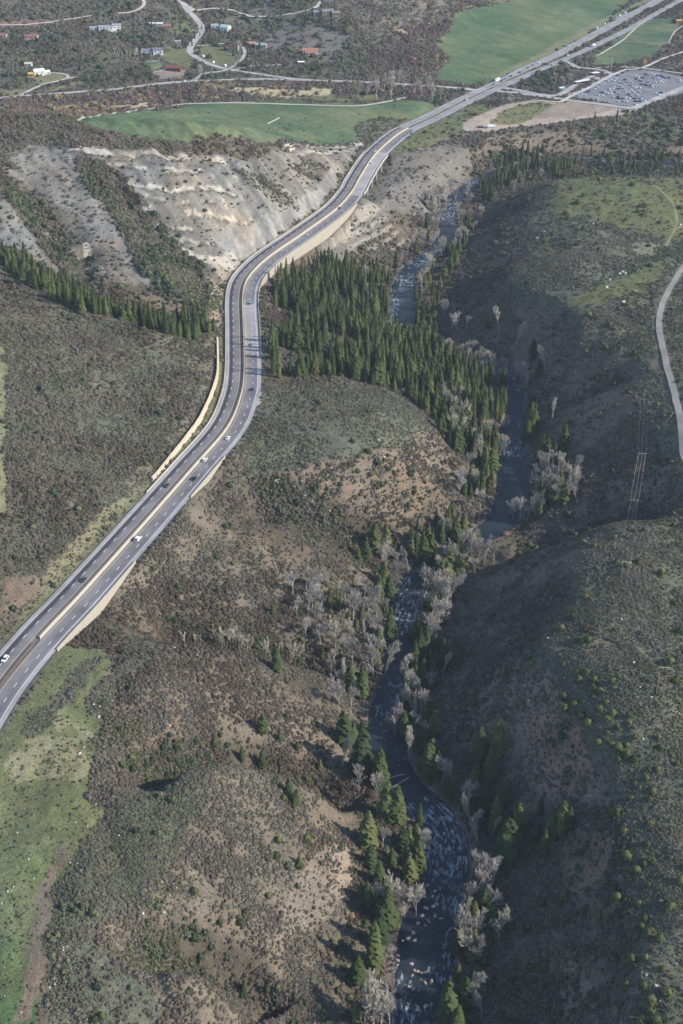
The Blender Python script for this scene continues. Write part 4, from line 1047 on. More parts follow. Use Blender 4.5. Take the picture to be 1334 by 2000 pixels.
# ------------------------------------------------------------------ trees one can tell apart
def conifer_mesh(name, seed, R=.17, whorls=17, per=10, droop=.35, jag=.3, bare=.05):
    """unit height conifer crown; returns vertices and quads"""
    r = np.random.default_rng(seed); V = []; F = []; n = 0
    core = []
    for k in range(7):
        z = bare + (1 - bare) * k / 6.0
        rr = R * .62 * (1 - z) ** .6 + .004
        a = np.arange(7) * 2 * math.pi / 7 + k * .4
        core.append(np.column_stack([np.cos(a) * rr * (.8 + .4 * r.random(7)), np.sin(a) * rr * (.8 + .4 * r.random(7)), np.full(7, z)]))
    V.append(np.vstack(core)); F += [(7 * k + i, 7 * k + (i + 1) % 7, 7 * k + 7 + (i + 1) % 7, 7 * k + 7 + i) for k in range(6) for i in range(7)]; n = 49
    side = r.random() * 6.28
    for w in range(whorls):
        z0 = bare + (1 - bare) * (w / whorls) ** .95
        for j in range(per - w // 4):
            a = r.random() * 6.283
            L = R * (1 - z0) ** .58 * min(1, .62 + z0 * 1.6) * (1 - jag + 2 * jag * r.random()) * (1 + .15 * math.cos(a - side)) + .012
            z = z0 + (r.random() - .5) * .05
            d = np.array([math.cos(a), math.sin(a), 0]); t = np.array([-d[1], d[0], 0]); wd = L * (.34 + .2 * r.random())
            up = .02 + .03 * r.random(); dz = -droop * L * (.6 + .8 * r.random())
            b0 = np.array([0, 0, z + up]); m = d * L * .55 + np.array([0, 0, z + up * .4 + dz * .25]); e = d * L + np.array([0, 0, z + dz])
            V.append(np.array([b0 - t * wd * .15, b0 + t * wd * .15, m - t * wd, m + t * wd - np.array([0, 0, .012]), e - t * wd * .25, e + t * wd * .1]))
            F += [(n, n + 1, n + 3, n + 2), (n + 2, n + 3, n + 5, n + 4)]; n += 6
    V.append(np.array([[-.006, -.006, .97], [.006, -.006, .97], [.006, .006, .97], [0, 0, 1.03]])); F += [(n, n + 1, n + 3, n + 3)]
    n += 4
    return np.vstack(V), np.array([f for f in F if len(set(f)) == 4])
MCON = veg_mat('conifer_needles', [(0, (.036, .054, .024)), (.4, (.056, .078, .030)), (.75, (.085, .104, .038)), (1, (.120, .130, .050))], 1.6, rnd='obj')
MCONI = veg_mat('conifer_needles_stand', [(0, (.036, .054, .024)), (.4, (.056, .078, .030)), (.75, (.085, .104, .038)), (1, (.120, .130, .050))], 1.6)
MJUN = veg_mat('juniper_needles', [(0, (.050, .066, .030)), (.5, (.078, .094, .038)), (1, (.125, .128, .052))], 1.6, rnd='obj')
MBARK = simple_mat('bark', (.16, .12, .09), .9, 3, .25)
MPALE = veg_mat('pale_bare_wood', [(0, (.32, .29, .26)), (.5, (.43, .395, .35)), (1, (.41, .38, .29))], 1.2, rnd='obj')
MASP = veg_mat('aspen_bark', [(0, (.54, .51, .38)), (.5, (.62, .59, .48)), (1, (.54, .53, .36))], 1.2, rnd='obj')
CSPEC = [dict(R=.105, whorls=26, per=13, jag=.4), dict(R=.125, whorls=24, per=13, jag=.5), dict(R=.15, whorls=22, per=14, jag=.45), dict(R=.165, whorls=20, per=14, jag=.5), dict(R=.135, whorls=24, per=13, droop=.55, jag=.55)]
def round_tree(name, seed, flat, n=190, leaf=.26):
    v, f = leafy(name, n, leaf, seed, flat=flat, body=.74, thin=.8, up=.5, bodysub=2, lump=.3)
    v[:, 2] += .08; return v, f
CONM = []; CONI = bpy.data.collections.new('conifer_stand')
for i, kw in enumerate(CSPEC):
    v, f = conifer_mesh('crown', 31 + i * 5, **kw)
    CONM.append(np_mesh('crown', v, f, [MCON]))
    CONI.objects.link(bpy.data.objects.new('conifer_stand', np_mesh('conifer_stand', v, f, [MCONI])))
tm = MB(); tm.tube((0, 0, -.04), (0, 0, .55), .016, .006, 6); TRUNKM = tm.mesh('trunk', [MBARK])
JUNM = []
for i, (fl_, n_) in enumerate(((.95, 190), (1.15, 190), (.8, 170), (1.4, 210))):
    v, f = round_tree('crown', 71 + i * 3, fl_); JUNM.append(np_mesh('crown', v, f, [MJUN]))
def bare_mesh(name, seed, wide, mat_, levels=4, spread=1.0, tight=False):
    r = np.random.default_rng(seed); mb = MB(); tr = MB()
    def seg(a, d, L, rad0, lev, target):
        d = d / np.linalg.norm(d); nseg = 2; p = a
        for s_ in range(nseg):
            e = p + d * L / nseg
            target.tube(p, e, rad0 * (1 - .25 * s_), rad0 * (1 - .25 * (s_ + 1)), 4 if lev < 2 else 3)
            p = e; d = d + r.normal(size=3) * .12; d[2] += .06; d /= np.linalg.norm(d)
        if lev >= levels: return
        k = (5, 5, 5, 4)[min(lev, 3)]
        for j in range(k):
            q = r.normal(size=3); q -= q @ d * d; q /= np.linalg.norm(q)
            ang = (.35 + .45 * r.random()) * spread
            nd = d * math.cos(ang) + q * math.sin(ang); nd[2] += .15
            st = a + (p - a) * (.45 + .55 * r.random()) if lev else a + (p - a) * (.35 + .65 * (j + 1) / k)
            seg(st, nd, L * (.50 + .22 * r.random()) * (.85 if tight else 1), max(rad0 * .55, .0050), lev + 1, mb)
    seg(np.array([0, 0, -.03]), np.array([.03, .02, 1.0]), .50 if not tight else .75, .020 if not tight else .013, 0, tr)
    V = np.vstack(mb.v)
    for M_ in (mb, tr):
        for v in M_.v:
            v[:, 2] *= .98 / V[:, 2].max() if V[:, 2].max() > 0 else 1
            v[:, :2] *= wide
    return tr.mesh('trunk', [mat_]), mb.mesh('branches', [mat_])
BARE = [bare_mesh('cottonwood', 5 + i, w, MPALE, 4, sp) for i, (w, sp) in enumerate(((.72, .85), (.62, .75), (.85, .95), (.68, .9)))]
ASP = [bare_mesh('aspen', 55 + i, .55, MASP, 3, .7, True) for i in range(3)]

def place_xy(px, py):
    return hit([px], [py])[0]
def tree(name, parts, x, y, h, label, cat, group, wide=1.0, split=True):
    z = float(ground(x, y))
    M_ = (h * wide, h * wide, h)
    if split:
        t = bpy.data.objects.new(name, None); link(t); t.empty_display_size = .5
        t.location = (x, y, z); t.rotation_euler[2] = random.random() * 6.28; t.scale = M_
        for nm, me in parts: link(bpy.data.objects.new(nm, me), t)
    else:
        t = bpy.data.objects.new(name, parts[-1][1]); link(t)
        t.location = (x, y, z); t.rotation_euler = (random.gauss(0, .035), random.gauss(0, .035), random.random() * 6.28); t.scale = M_
    tag(t, label, cat, group)
    return t
ORD = 'first second third fourth fifth sixth seventh eighth ninth tenth eleventh twelfth thirteenth fourteenth fifteenth sixteenth seventeenth eighteenth nineteenth twentieth'.split()
def to_px(v):
    d = np.array(v) - np.array([0, 0, CAM_H]); z = d[1] * cP - d[2] * sP; w = -(d[1] * sP + d[2] * cP)
    return IW / 2 + FPX * d[0] / z, IH / 2 + FPX * w / z
TENS = ['', '', 'twenty', 'thirty']
ORD += ['twenty-' + o_ for o_ in ORD[:9]] + ['thirtieth'] + ['thirty-' + o_ for o_ in ORD[:9]]
def order_labels(objs, maxn=38):
    """things that share a label tell apart by their place in the photo"""
    by = {}
    for o in objs: by.setdefault(o['label'], []).append(o)
    for lab, l in by.items():
        if 1 < len(l) <= maxn:
            q = [to_px(o.matrix_basis.translation) for o in l]; xs_ = [a[0] for a in q]; ys_ = [a[1] for a in q]
            vert = (max(ys_) - min(ys_)) > 1.3 * (max(xs_) - min(xs_))
            for r_, k in enumerate(sorted(range(len(l)), key=lambda k: ys_[k] if vert else xs_[k])):
                lb = lab if len(lab.split()) <= 12 else lab.replace('dark green conifer', 'conifer').replace('bare pale grey tree', 'bare tree')
                l[k]['label'] = lb + ', ' + (ORD[r_] + ' from top' if vert else ORD[r_] + ' from left')

# conifers seen singly: photo pixel of the foot, height in metres
SINGLE = """
730 1885 21;742 1850 20;757 1810 18;750 1758 12;717 1768 11;704 1762 9;798 1720 15;815 1698 14;811 1652 12;786 1658 11;818 1612 12;776 1606 19;757 1598 18;719 1652 15;724 1692 11;695 1998 12;872 2008 21;892 2030 14;565 1552 11;580 1570 10;574 1580 6;585 1688 8;478 1937 8;522 1937 5;
907 1967 15;892 1862 15;924 1872 14;924 1814 12;943 1792 14;988 1682 20;965 1622 16;1010 1637 17;946 1582 15;982 1570 12;920 1610 10;1061 1672 13;1076 1637 12;1096 1627 15;1110 1620 11;1048 1647 9;1055 1592 9;
935 1497 20;973 1467 14;958 1524 15;928 1532 11;926 1380 10;842 1502 15;857 1502 13;865 1299 13;886 1300 12;842 1344 7;830 1470 9;
707 1517 27;743 1537 18;672 1452 17;690 1455 12;684 1347 15;708 1364 15;542 1310 15;513 1430 13;546 1447 9;473 1485 10;512 1497 11;625 1502 7;580 1464 6;614 1182 11;644 1185 9;750 1148 13;740 1172 14;760 1174 14;752 1205 12;762 1250 17;738 1270 12;790 1437 11;820 1292 14;832 1282 15;835 1224 12;812 1320 10;823 1457 11;836 1514 16;855 1514 13;425 1157 5;444 1160 5;533 1198 8;604 1238 6;660 1192 10;672 1200 9;810 1300 12;850 1270 10;
733 1074 15;754 1075 15;715 1092 12;770 1092 9;827 1102 15;842 1088 14;812 1085 12;499 940 5;614 964 7;622 950 5;700 1096 8;
1036 845 20;1042 838 17;1100 876 16;1060 895 15;1068 899 13;1083 899 11;1040 977 13;1053 980 14;1081 981 14;1100 984 13;1074 937 12;1066 950 10;1004 1002 9;1053 1010 9;890 1062 15;836 1064 14;896 1067 8;933 1064 9;900 1102 13;875 1107 13;862 1060 13;870 1040 12;905 1035 11;1094 950 9;1030 860 15;
885 507 13;895 497 14;905 482 12;880 527 13;868 542 11;812 582 12;820 602 13;815 632 13;825 652 14;835 667 13;845 674 12;826 622 12;840 642 12;850 657 11;830 562 10;845 577 10;860 562 10;855 592 10;890 520 11;875 500 11;816 606 10;838 615 11;862 610 9;848 625 11
"""
tl = []
for t in SINGLE.replace('\n', '').split(';'):
    if t.strip():
        a, b_, c = map(float, t.split()); tl.append((a, b_, c))
arr = np.array(tl); hp = hit(arr[:, 0], arr[:, 1])
sing = [(hp[i, 0], hp[i, 1], arr[i, 2] * (random.uniform(1.2, 1.5) if arr[i, 0] > 640 else random.uniform(.85, 1.0)), arr[i, 0], arr[i, 1], True) for i in range(len(tl))]
def fill(poly, spacing, hlo, hhi, seed, clip=.34):
    r = np.random.default_rng(seed); lo = poly.min(0); hi = poly.max(0); out = []
    xs_ = np.arange(lo[0], hi[0], spacing); ys_ = np.arange(lo[1], hi[1], spacing)
    A, B = np.meshgrid(xs_, ys_); q = np.column_stack([A.ravel(), B.ravel()]) + (r.random((A.size, 2)) - .5) * spacing * .95
    q = q[in_poly(q, poly)]
    d_, _ = poly_dist(q, HW, 40); q = q[np.abs(d_) > 18]
    d_, p_ = poly_dist(q, RV, 40); w_ = np.interp(p_, np.arange(len(RV)), RV[:, 3]); q = q[np.abs(d_) > w_ / 2 + 2]
    k = fbm(q[:, 0], q[:, 1], 30, seed, 3)
    for (x, y), kk in zip(q, k):
        if kk < clip + .1 * r.random(): continue
        out.append((x, y, hlo + (hhi - hlo) * (r.random() * .75 + kk * .25), None, None, False))
    return out
fills = []
fills += fill(FOREST, 5.6, 5, 19, 801)
fills += fill(pxpoly("0,492 40,505 100,548 200,590 300,622 420,640 418,665 330,655 200,628 110,592 30,545 0,520"), 5.0, 9, 15, 802)
fills += fill(pxpoly("930,395 945,350 975,325 1010,300 1050,300 1075,330 1050,350 1000,368 960,395"), 7.0, 8, 15, 803, .42)
fills += fill(pxpoly("1050,318 1150,300 1250,310 1360,302 1360,340 1200,342 1080,350"), 8.0, 6, 13, 804, .43)
fills += fill(pxpoly("1000,290 1060,290 1110,300 1050,310"), 9, 6, 11, 805, .42)
fills += fill(pxpoly("860,700 960,735 1010,770 1000,800 940,780 880,740"), 6.5, 10, 15, 806)
fills += fill(pxpoly("955,900 965,960 930,1000 880,1040 850,1060 800,1090 780,1070 880,1000 930,940"), 7.5, 8, 14, 807)
fills += fill(pxpoly("790,1230 850,1210 890,1260 880,1320 820,1350 790,1400"), 9, 6, 12, 808)
fills += fill(pxpoly("700,545 740,560 760,580 760,600 720,575 690,560"), 7, 8, 12, 809)
fills += fill(pxpoly("1150,236 1330,205 1334,260 1200,285 1130,275"), 17, 5, 9, 810)
fills += fill(pxpoly("200,40 480,30 520,110 420,110 240,90"), 26, 6, 11, 811)
fills += fill(pxpoly("500,20 660,20 690,60 600,70 520,60"), 24, 6, 10, 812)
allc = sing + [t for t in fills if all((t[0] - s_[0]) ** 2 + (t[1] - s_[1]) ** 2 > 9 for s_ in sing[:0] or ())]
rb = np.random.default_rng(99); BANKT = []
kk_ = [k for k in range(len(RV)) if 390 < to_px(RV[k, :3])[1] < 2010]
def bank(n, hlo, hhi, out, lo=3.0, hi=20.0, only=0):
    c = 0
    while c < n:
        k = kk_[rb.integers(0, len(kk_))]; py = to_px(RV[k, :3])[1]
        if py > 1430 and rb.random() < .35: continue
        if 600 < py < 1050 and rb.random() < .3: continue
        sd_ = only or rb.choice([-1, 1])
        if only and py < 1090: continue
        la = sd_ * (RV[k, 3] / 2 + lo + (hi - lo) * rb.random() ** 1.3)
        x, y = RV[k, 0] + RVn[k, 0] * la, RV[k, 1] + RVn[k, 1] * la + rb.uniform(-3, 3)
        if fbm(np.array([x]), np.array([y]), 34, 311, 2)[0] < .42: continue
        d_, p_ = poly_dist(np.array([[x, y]]), RV, 60)
        if abs(d_[0]) < np.interp(p_[0], np.arange(len(RV)), RV[:, 3]) / 2 + 2: continue
        if any((x - a_) ** 2 + (y - b_) ** 2 < 12 for a_, b_, *_r in BANKT): continue
        h = hlo + (hhi - hlo) * rb.random(); BANKT.append((x, y)); px_, py_ = to_px((x, y, float(ground(x, y)))); out.append((x, y, h, px_, py_, True)); c += 1
bank(50, 9, 18, sing); bank(34, 9, 17, sing, 2.5, 17, 1)
BARET = []; bank(85, 8, 14, BARET, 1.5, 24); bank(40, 8, 13, BARET, 1.5, 14, 1)
gp = pxpoly("570,1140 700,1150 760,1190 740,1330 690,1380 620,1310 560,1230")
for q_ in fill(gp, 9.0, 7, 13, 901, .38):
    px_, py_ = to_px((q_[0], q_[1], float(ground(q_[0], q_[1]))))
    (sing if rb.random() < .30 else BARET).append((q_[0], q_[1], q_[2] * .9, px_, py_, True))
for q_ in fill(pxpoly("1060,905 1125,900 1140,960 1110,1000 1040,1010 1035,940") , 7.5, 7, 12, 902, .30): 
    px_, py_ = to_px((q_[0], q_[1], float(ground(q_[0], q_[1])))); BARET.append((q_[0], q_[1], q_[2] * .85, px_, py_, True))
for q_ in fill(pxpoly("860,690 950,700 1030,740 1030,765 960,740 870,705"), 5.5, 6, 10, 903, .25):
    px_, py_ = to_px((q_[0], q_[1], float(ground(q_[0], q_[1])))); BARET.append((q_[0], q_[1], q_[2] * .8, px_, py_, True))
print('singles', len(sing), 'bare', len(BARET))
Fm = np.array([[t[0], t[1], t[2]] for t in fills])
size = Fm[:, 2] / np.hypot(Fm[:, 1], CAM_H)
order = np.argsort(-size)
nind = max(0, 298 - len(sing))
ind = [fills[i] for i in order[:nind]]; rest = Fm[order[nind:]]
print('conifers single', len(sing), 'filled', len(fills))
def side_word(px, py):
    cx = np.interp(py, [b_ for a, b_, w in sorted(RV_PX, key=lambda q: q[1])], [a for a, b_, w in sorted(RV_PX, key=lambda q: q[1])])
    return 'left' if px < cx else 'right'
def zone_word(px, py):
    sd_ = side_word(px, py)
    if py < 700: return 'on the %s bank of the upper river' % sd_
    if px < 640: return 'on the scrubby slope below the highway'
    if py < 1120: return 'on the %s bank by the calm pool' % sd_
    if py < 1400: return 'on the %s bank along the middle rapids' % sd_
    if py < 1740: return 'on the %s bank along the lower rapids' % sd_
    return 'on the %s bank by the lowest boulders' % sd_
def size_word(h): return 'very tall' if h > 19 else 'tall' if h > 14.5 else 'medium' if h > 8.2 else 'small'
for i, (x, y, h, px, py, s_) in enumerate(sing):
    c = (0, 1, 4, 2, 3)[i % 5]
    g = zone_word(px, py)
    tree('conifer', [('trunk', TRUNKM), ('crown', CONM[c])], x, y, h, '%s dark green conifer %s' % (size_word(h), g), 'conifer', 'conifers ' + g, random.uniform(1.2, 1.5))
for i, (x, y, h, px, py, s_) in enumerate(ind):
    g = 'in the dense forest between the highway bend and the river'
    tree('conifer', [('crown', CONM[i % 5])], x, y, h, 'dark green conifer %s' % g, 'conifer', 'conifers ' + g, random.uniform(1.2, 2.1), split=False)
gn_scatter('conifer_forest', CONI, np.column_stack([rest[:, 0], rest[:, 1], ground(rest[:, 0], rest[:, 1])]), rest[:, 2] * 1.25, RNG.random(len(rest)), 'dense stands of dark green conifers farther off', MCONI, 5)

COTT = """
690 1217 15;718 1212 16;625 1214 8;602 1202 12;580 1206 8;598 1150 8;655 1270 13;688 1300 15;728 1322 16;752 1326 16;737 1247 11;752 1208 11;773 1148 13;797 1122 12;662 1392 14;685 1394 13;
880 1192 17;868 1214 16;857 1232 15;786 1390 10;771 1439 13;797 1487 12;810 1370 10;790 1342 11;865 1527 11;884 1532 11;846 1250 13;838 1262 11;
1015 1022 14;1030 1020 14;1003 1017 11;1058 932 12;1096 937 13;1115 952 13;1123 957 11;976 892 10;984 892 11;912 1027 10;872 1052 10;913 707 13;958 722 11;990 737 11;1017 747 11;883 692 9;935 1097 12;946 1100 12;924 1098 13;965 1100 11;940 710 9;972 728 9;1005 742 10;1030 752 9;1070 925 11;1045 1015 10;
868 802 12;885 817 13;900 832 13;913 842 12;880 852 11;895 872 12;860 782 10;875 835 12;905 860 12;888 795 11;920 870 10;
712 2008 17;730 2012 17;760 2010 15;745 2004 14;790 1797 15;775 1797 16;812 1792 15;734 1770 10;831 1670 10;824 1662 9;939 1757 14;917 1772 11;958 1742 12;909 1584 11;928 1644 8;924 1572 10;945 1735 10;
879 382 12;845 402 11;871 415 12;845 472 11;842 490 11;913 477 11;1003 377 10;1021 364 10;1055 352 9;860 395 11;855 435 10;835 450 10;890 395 10;866 485 9;925 455 8;
1040 960 8;850 1180 12;1000 700 8;
700 192 13;715 194 14;735 192 15;750 187 15;765 185 15;745 177 14;765 172 14;780 170 13;810 192 14;825 190 14;845 197 14;860 202 13;835 177 12;765 200 9;1110 166 10;1085 162 9;1100 170 9;790 180 14;
328 94 9;338 97 10;348 99 9;355 102 10;393 152 11;336 112 9;467 100 10;1192 142 12;
"""
ct = np.array([[float(q) for q in t.split()] for t in COTT.replace('\n', '').split(';') if t.strip()])
hp = hit(ct[:, 0], ct[:, 1])
ct = np.vstack([ct, np.array([[t[3], t[4], t[2]] for t in BARET])]); hp = np.vstack([hp, np.array([[t[0], t[1], 0] for t in BARET])])
for i, (px, py, h) in enumerate(ct):
    tr_, br_ = BARE[i % 4]
    if 1030 < px < 1145 and 895 < py < 1012: w = 'in the pale grove right of the pool'
    elif 855 < px < 1035 and 685 < py < 770: w = 'along the hidden bend above the pool'
    elif 540 < px < 735 and 1130 < py < 1350: w = 'in the %s gully right of the aspens' % ('upper' if py < 1215 else 'lower')
    elif py < 210: w = 'beside the main valley road' if px > 600 else 'among the village houses'
    elif py < 500: w = 'along the upper canyon river'
    elif 855 <= px <= 922 and 775 < py < 880: w = 'inside the dark conifer forest'
    else: w = zone_word(px, py)
    tree('cottonwood', [('trunk', tr_), ('branches', br_)], hp[i, 0], hp[i, 1], h * 1.65, '%s bare pale grey tree %s' % (size_word(h), w), 'bare tree', 'bare pale trees ' + w, random.uniform(.85, 1.15))
ASPN = [(424 + 5.2 * k + random.uniform(-1, 1), 1264 + random.uniform(-4, 4), 13, 'in the tight row below the highway') for k in range(8)] + \
       [(468 + 5 * k, 1270 + random.uniform(-4, 4), 12, 'in the tight row below the highway') for k in range(5)] + \
       [(362, 1264, 11, 'left of the tight aspen row'), (383, 1260, 8, 'left of the tight aspen row'), (393, 1258, 8, 'left of the tight aspen row')] + \
       [(515 + 6 * k, 1282, 12, 'around the conifer right of the row') for k in range(3)] + [(546, 1278, 9, 'around the conifer right of the row'), (553, 1276, 9, 'around the conifer right of the row')] + \
       [(568 + 6 * k, 1287, 12, 'around the conifer right of the row') for k in range(4)] + \
       [(225 + 7.5 * k, 117 + random.uniform(-3, 3), 15, 'beside the white walled village house') for k in range(8)]
hp = hit([a[0] for a in ASPN], [a[1] for a in ASPN])
for i, (px, py, h, w) in enumerate(ASPN):
    tr_, br_ = ASP[i % 3]
    tree('aspen', [('trunk', tr_), ('branches', br_)], hp[i, 0], hp[i, 1], h, 'slim pale aspen ' + w, 'aspen', 'bare aspens ' + w, random.uniform(.9, 1.3))

JUN = """1121 1203;1096 1228;1038 1250;1128 1248;1137 1250;1148 1250;1143 1163;1226 1105;1246 1098;1291 1118;1318 1178;1325 1175;1330 1232;1308 1293;1321 1330;1033 1283;1036 1298;993 1313;1127 1313;1130 1328;1100 1297;1160 1328;1209 1320;1196 1330;
1158 1342;1172 1350;1158 1360;1183 1372;1170 1385;1100 1363;1122 1373;1102 1385;1134 1397;1149 1413;1187 1402;1196 1395;1230 1396;1229 1412;1185 1428;1205 1420;1243 1438;1286 1440;1290 1458;1168 1450;1194 1453;1207 1462;1224 1453;1224 1475;1239 1482;1207 1483;1269 1502;1284 1502;1323 1490;1261 1520;1240 1528;
1231 1558;1269 1560;1275 1545;1269 1608;1218 1625;1263 1648;1222 1672;1196 1688;1257 1688;1272 1680;1242 1700;1226 1710;1265 1728;1199 1735;1205 1755;1209 1765;1246 1765;1308 1768;1330 1722;1257 1792;1252 1810;1269 1822;1241 1832;1289 1832;1169 1792;1188 1795;1261 1870;1293 1892;1233 1875;1199 1866;1158 1872;1194 1915;1121 1918;1220 1930;1257 1925;1302 1938;1271 1955;1271 1975;1280 1995;1254 1995;1102 1752;1093 1763;1057 1765;1134 1665;1145 1640;1160 1593;
1029 1815;997 1812;969 1835;1036 1890;1063 1888;1014 1922;969 1925;935 1908;943 1880;984 1935;999 1915;1057 1935;1063 1868;1203 1588;
1122 1045;1238 1020;1316 1025;1240 1035;1200 1050;1160 1065;1080 900;1150 1000;1110 1005;1140 960;1110 960;1330 900;1283 790;1270 810;1230 760;1227 765;1250 700;1240 690;1165 740;1180 720;1190 635;1165 620;1150 615;1100 615;1085 635;1060 640;1010 625;1020 632;1183 680;1080 655;1115 660;985 670;960 640;
1328 405;1247 412;1225 425;1223 428;1104 415;1128 395;1140 380;1115 368;1130 392;1170 350;1315 342;1110 425;1080 455;1065 470;1120 440;1140 445;1155 450;1225 595;
647 1637;430 1800;380 1830;343 1448;345 1455;430 1435;394 1455;420 1452;380 1740;240 1495;260 1500;290 1530;310 1500;215 1490;585 1690;545 1640;540 1670;525 1750;480 1780;600 1640;470 1800;300 1110;420 1130;200 1985;185 1990;455 1100;660 1345;620 1290;640 1265;590 1250;
660 770;625 785;605 860;690 860;720 880;740 905;700 890;640 905;690 920;545 930;520 915;560 955;725 925;770 920;810 950;830 940;590 1055;655 935;480 1300;500 1290;560 1330;480 1340;640 1400;560 1400;600 1520;555 1560;570 1600"""
jn = np.array([[float(q) for q in t.split()] for t in JUN.replace('\n', '').split(';') if t.strip()])
hp = hit(jn[:, 0], jn[:, 1] + 3)
def jzone(px, py):
    if px > 850:
        if py < 480: return 'on the far grassy mesa'
        if py < 830: return 'in the basin below the right track'
        if py < 1100: return 'around the crest near the power poles'
        if py < 1270: return 'on the open sage hill at the right'
        if py < 1540: return 'on the stony edge of the sage hill' if px < 1175 else 'on the open sage slope'
        if px < 1115: return 'on the dark slope right of the river'
        return 'along the lower right ridge line'
    if py < 960: return 'on the terrace between highway and forest'
    if py < 1360: return 'on the slope below the highway retaining wall'
    if py < 1560: return 'on the brown spur above the lower meadow'
    return 'on the brown rounded spur at the lower left'
for i, (px, py) in enumerate(jn):
    s_ = random.uniform(1.5, 2.7) * (1.0 if py > 900 else 1.15)
    if (px, py) == (1203, 1588): s_ = 4.6
    if px < 850: s_ *= .85
    w = jzone(px, py)
    tree('juniper', [('crown', JUNM[i % 4])], hp[i, 0], hp[i, 1], s_, ('large ' if s_ > 2.7 else 'small ' if s_ < 1.7 else '') + 'round green juniper ' + w, 'juniper', 'junipers ' + w, random.uniform(.85, 1.15), split=False)

# ------------------------------------------------------------------ vehicles
def paint(name, c, metal=.25, rough=.35): return simple_mat(name, c, rough, 1.5, .05, metal, .5)
PAINTS = {'white': paint('paint_white', (.80, .80, .79), 0), 'silver': paint('paint_silver', (.48, .49, .50)), 'black': paint('paint_black', (.020, .020, .024)),
          'dark grey': paint('paint_dark_grey', (.07, .072, .078)), 'blue': paint('paint_blue', (.06, .13, .28)), 'red': paint('paint_red', (.42, .05, .04)),
          'tan': paint('paint_tan', (.40, .34, .25)), 'green': paint('paint_green', (.07, .13, .09)), 'orange': paint('paint_orange', (.62, .17, .08)), 'light blue': paint('paint_light_blue', (.25, .52, .60))}
MGLASS = simple_mat('dark_glass', (.02, .025, .03), .12, 1, .1, 0, .6)
MTYRE = simple_mat('tyre_rubber', (.025, .025, .025), .9, 3, .2)
MLAMP = simple_mat('tail_lamp', (.35, .03, .02), .4, 3, .1)
def car_parts(kind):
    """body / glass / wheel meshes with the front along +x, standing on z = 0"""
    P_ = {'sedan': dict(L=4.7, W=1.85, low=[(-2.35, .35), (-2.3, .85), (-1.75, .95), (1.05, .95), (2.15, .78), (2.35, .55), (2.3, .3)], cab=[(-1.7, .95), (-1.05, 1.42), (.35, 1.43), (1.1, .95)]),
          'suv': dict(L=4.8, W=1.95, low=[(-2.4, .4), (-2.4, 1.0), (1.1, 1.05), (2.25, .95), (2.4, .7), (2.35, .35)], cab=[(-2.35, 1.0), (-2.05, 1.68), (.35, 1.72), (1.2, 1.05)]),
          'pickup': dict(L=5.6, W=2.0, low=[(-2.8, .45), (-2.8, 1.1), (-.75, 1.1), (1.3, 1.12), (2.65, 1.02), (2.8, .75), (2.75, .4)], cab=[(-.85, 1.1), (-.65, 1.82), (.75, 1.84), (1.45, 1.12)]),
          'van': dict(L=5.6, W=2.05, low=[(-2.8, .4), (-2.8, 1.25), (1.6, 1.25), (2.6, 1.0), (2.8, .7), (2.75, .35)], cab=[(-2.8, 1.25), (-2.75, 2.25), (1.0, 2.3), (1.9, 1.25)])}[kind]
    w = P_['W'] / 2
    b = MB(); b.prism(P_['low'], -w, w)
    cab = P_['cab']; n0 = cab
    # roof shell, narrower than the body
    v = []
    for s_ in (-1, 1):
        for (x, z) in cab: v.append((x, s_ * (w - .06 - .20 * (z - cab[0][1]) / max(.1, cab[1][1] - cab[0][1]) * (z > cab[0][1] + .2)), z))
    f = [(0, 1, 2, 3), (7, 6, 5, 4), (0, 4, 5, 1), (1, 5, 6, 2), (2, 6, 7, 3)]
    g = MB(); g.add([(x * 1.0, y, z) for x, y, z in v], f)
    zr = cab[1][1]
    b.box(((cab[1][0] + cab[2][0]) / 2, 0, zr + .01), (cab[2][0] - cab[1][0] + .06, 2 * (w - .22), .06))
    for s_ in (-1, 1):
        b.box(((cab[1][0] + cab[2][0]) / 2 - .1, s_ * (w - .14), (cab[0][1] + zr) / 2), (.10, .05, zr - cab[0][1]), 0)
        b.box((cab[0][0] + .28 if kind != 'van' else -1.2, s_ * (w - .09), (cab[0][1] + zr) / 2 - .05), (.30 if kind != 'van' else 3.0, .08, (zr - cab[0][1]) * .92))
        b.box((cab[3][0] - .1, s_ * (w + .08), cab[0][1] + .08), (.16, .18, .14))
    if kind == 'pickup': 
        g.box((-1.85, 0, 1.075), (1.7, 1.6, .06))
    wm_ = MB(); wm_.tube((0, -.12, 0), (0, .12, 0), .35, .35, 12); wm_.tube((0, -.13, 0), (0, .13, 0), .18, .18, 8)
    wh = [(x, y) for x in (-P_['L'] * .30, P_['L'] * .31) for y in (-w + .10, w - .10)]
    return b, g, wm_, wh
CARS = {}
for kd in ('sedan', 'suv', 'pickup', 'van'):
    b, g, w_, wh = car_parts(kd)
    gm_ = g.mesh('windows', [MGLASS]); wmesh = w_.mesh('wheel', [MTYRE])
    CARS[kd] = (b, g, w_, wh, gm_, wmesh, {})
def body_mesh(kd, col):
    c = CARS[kd]
    if ('b', col) not in c[6]: c[6][('b', col)] = c[0].mesh('body', [PAINTS[col]])
    return c[6][('b', col)]
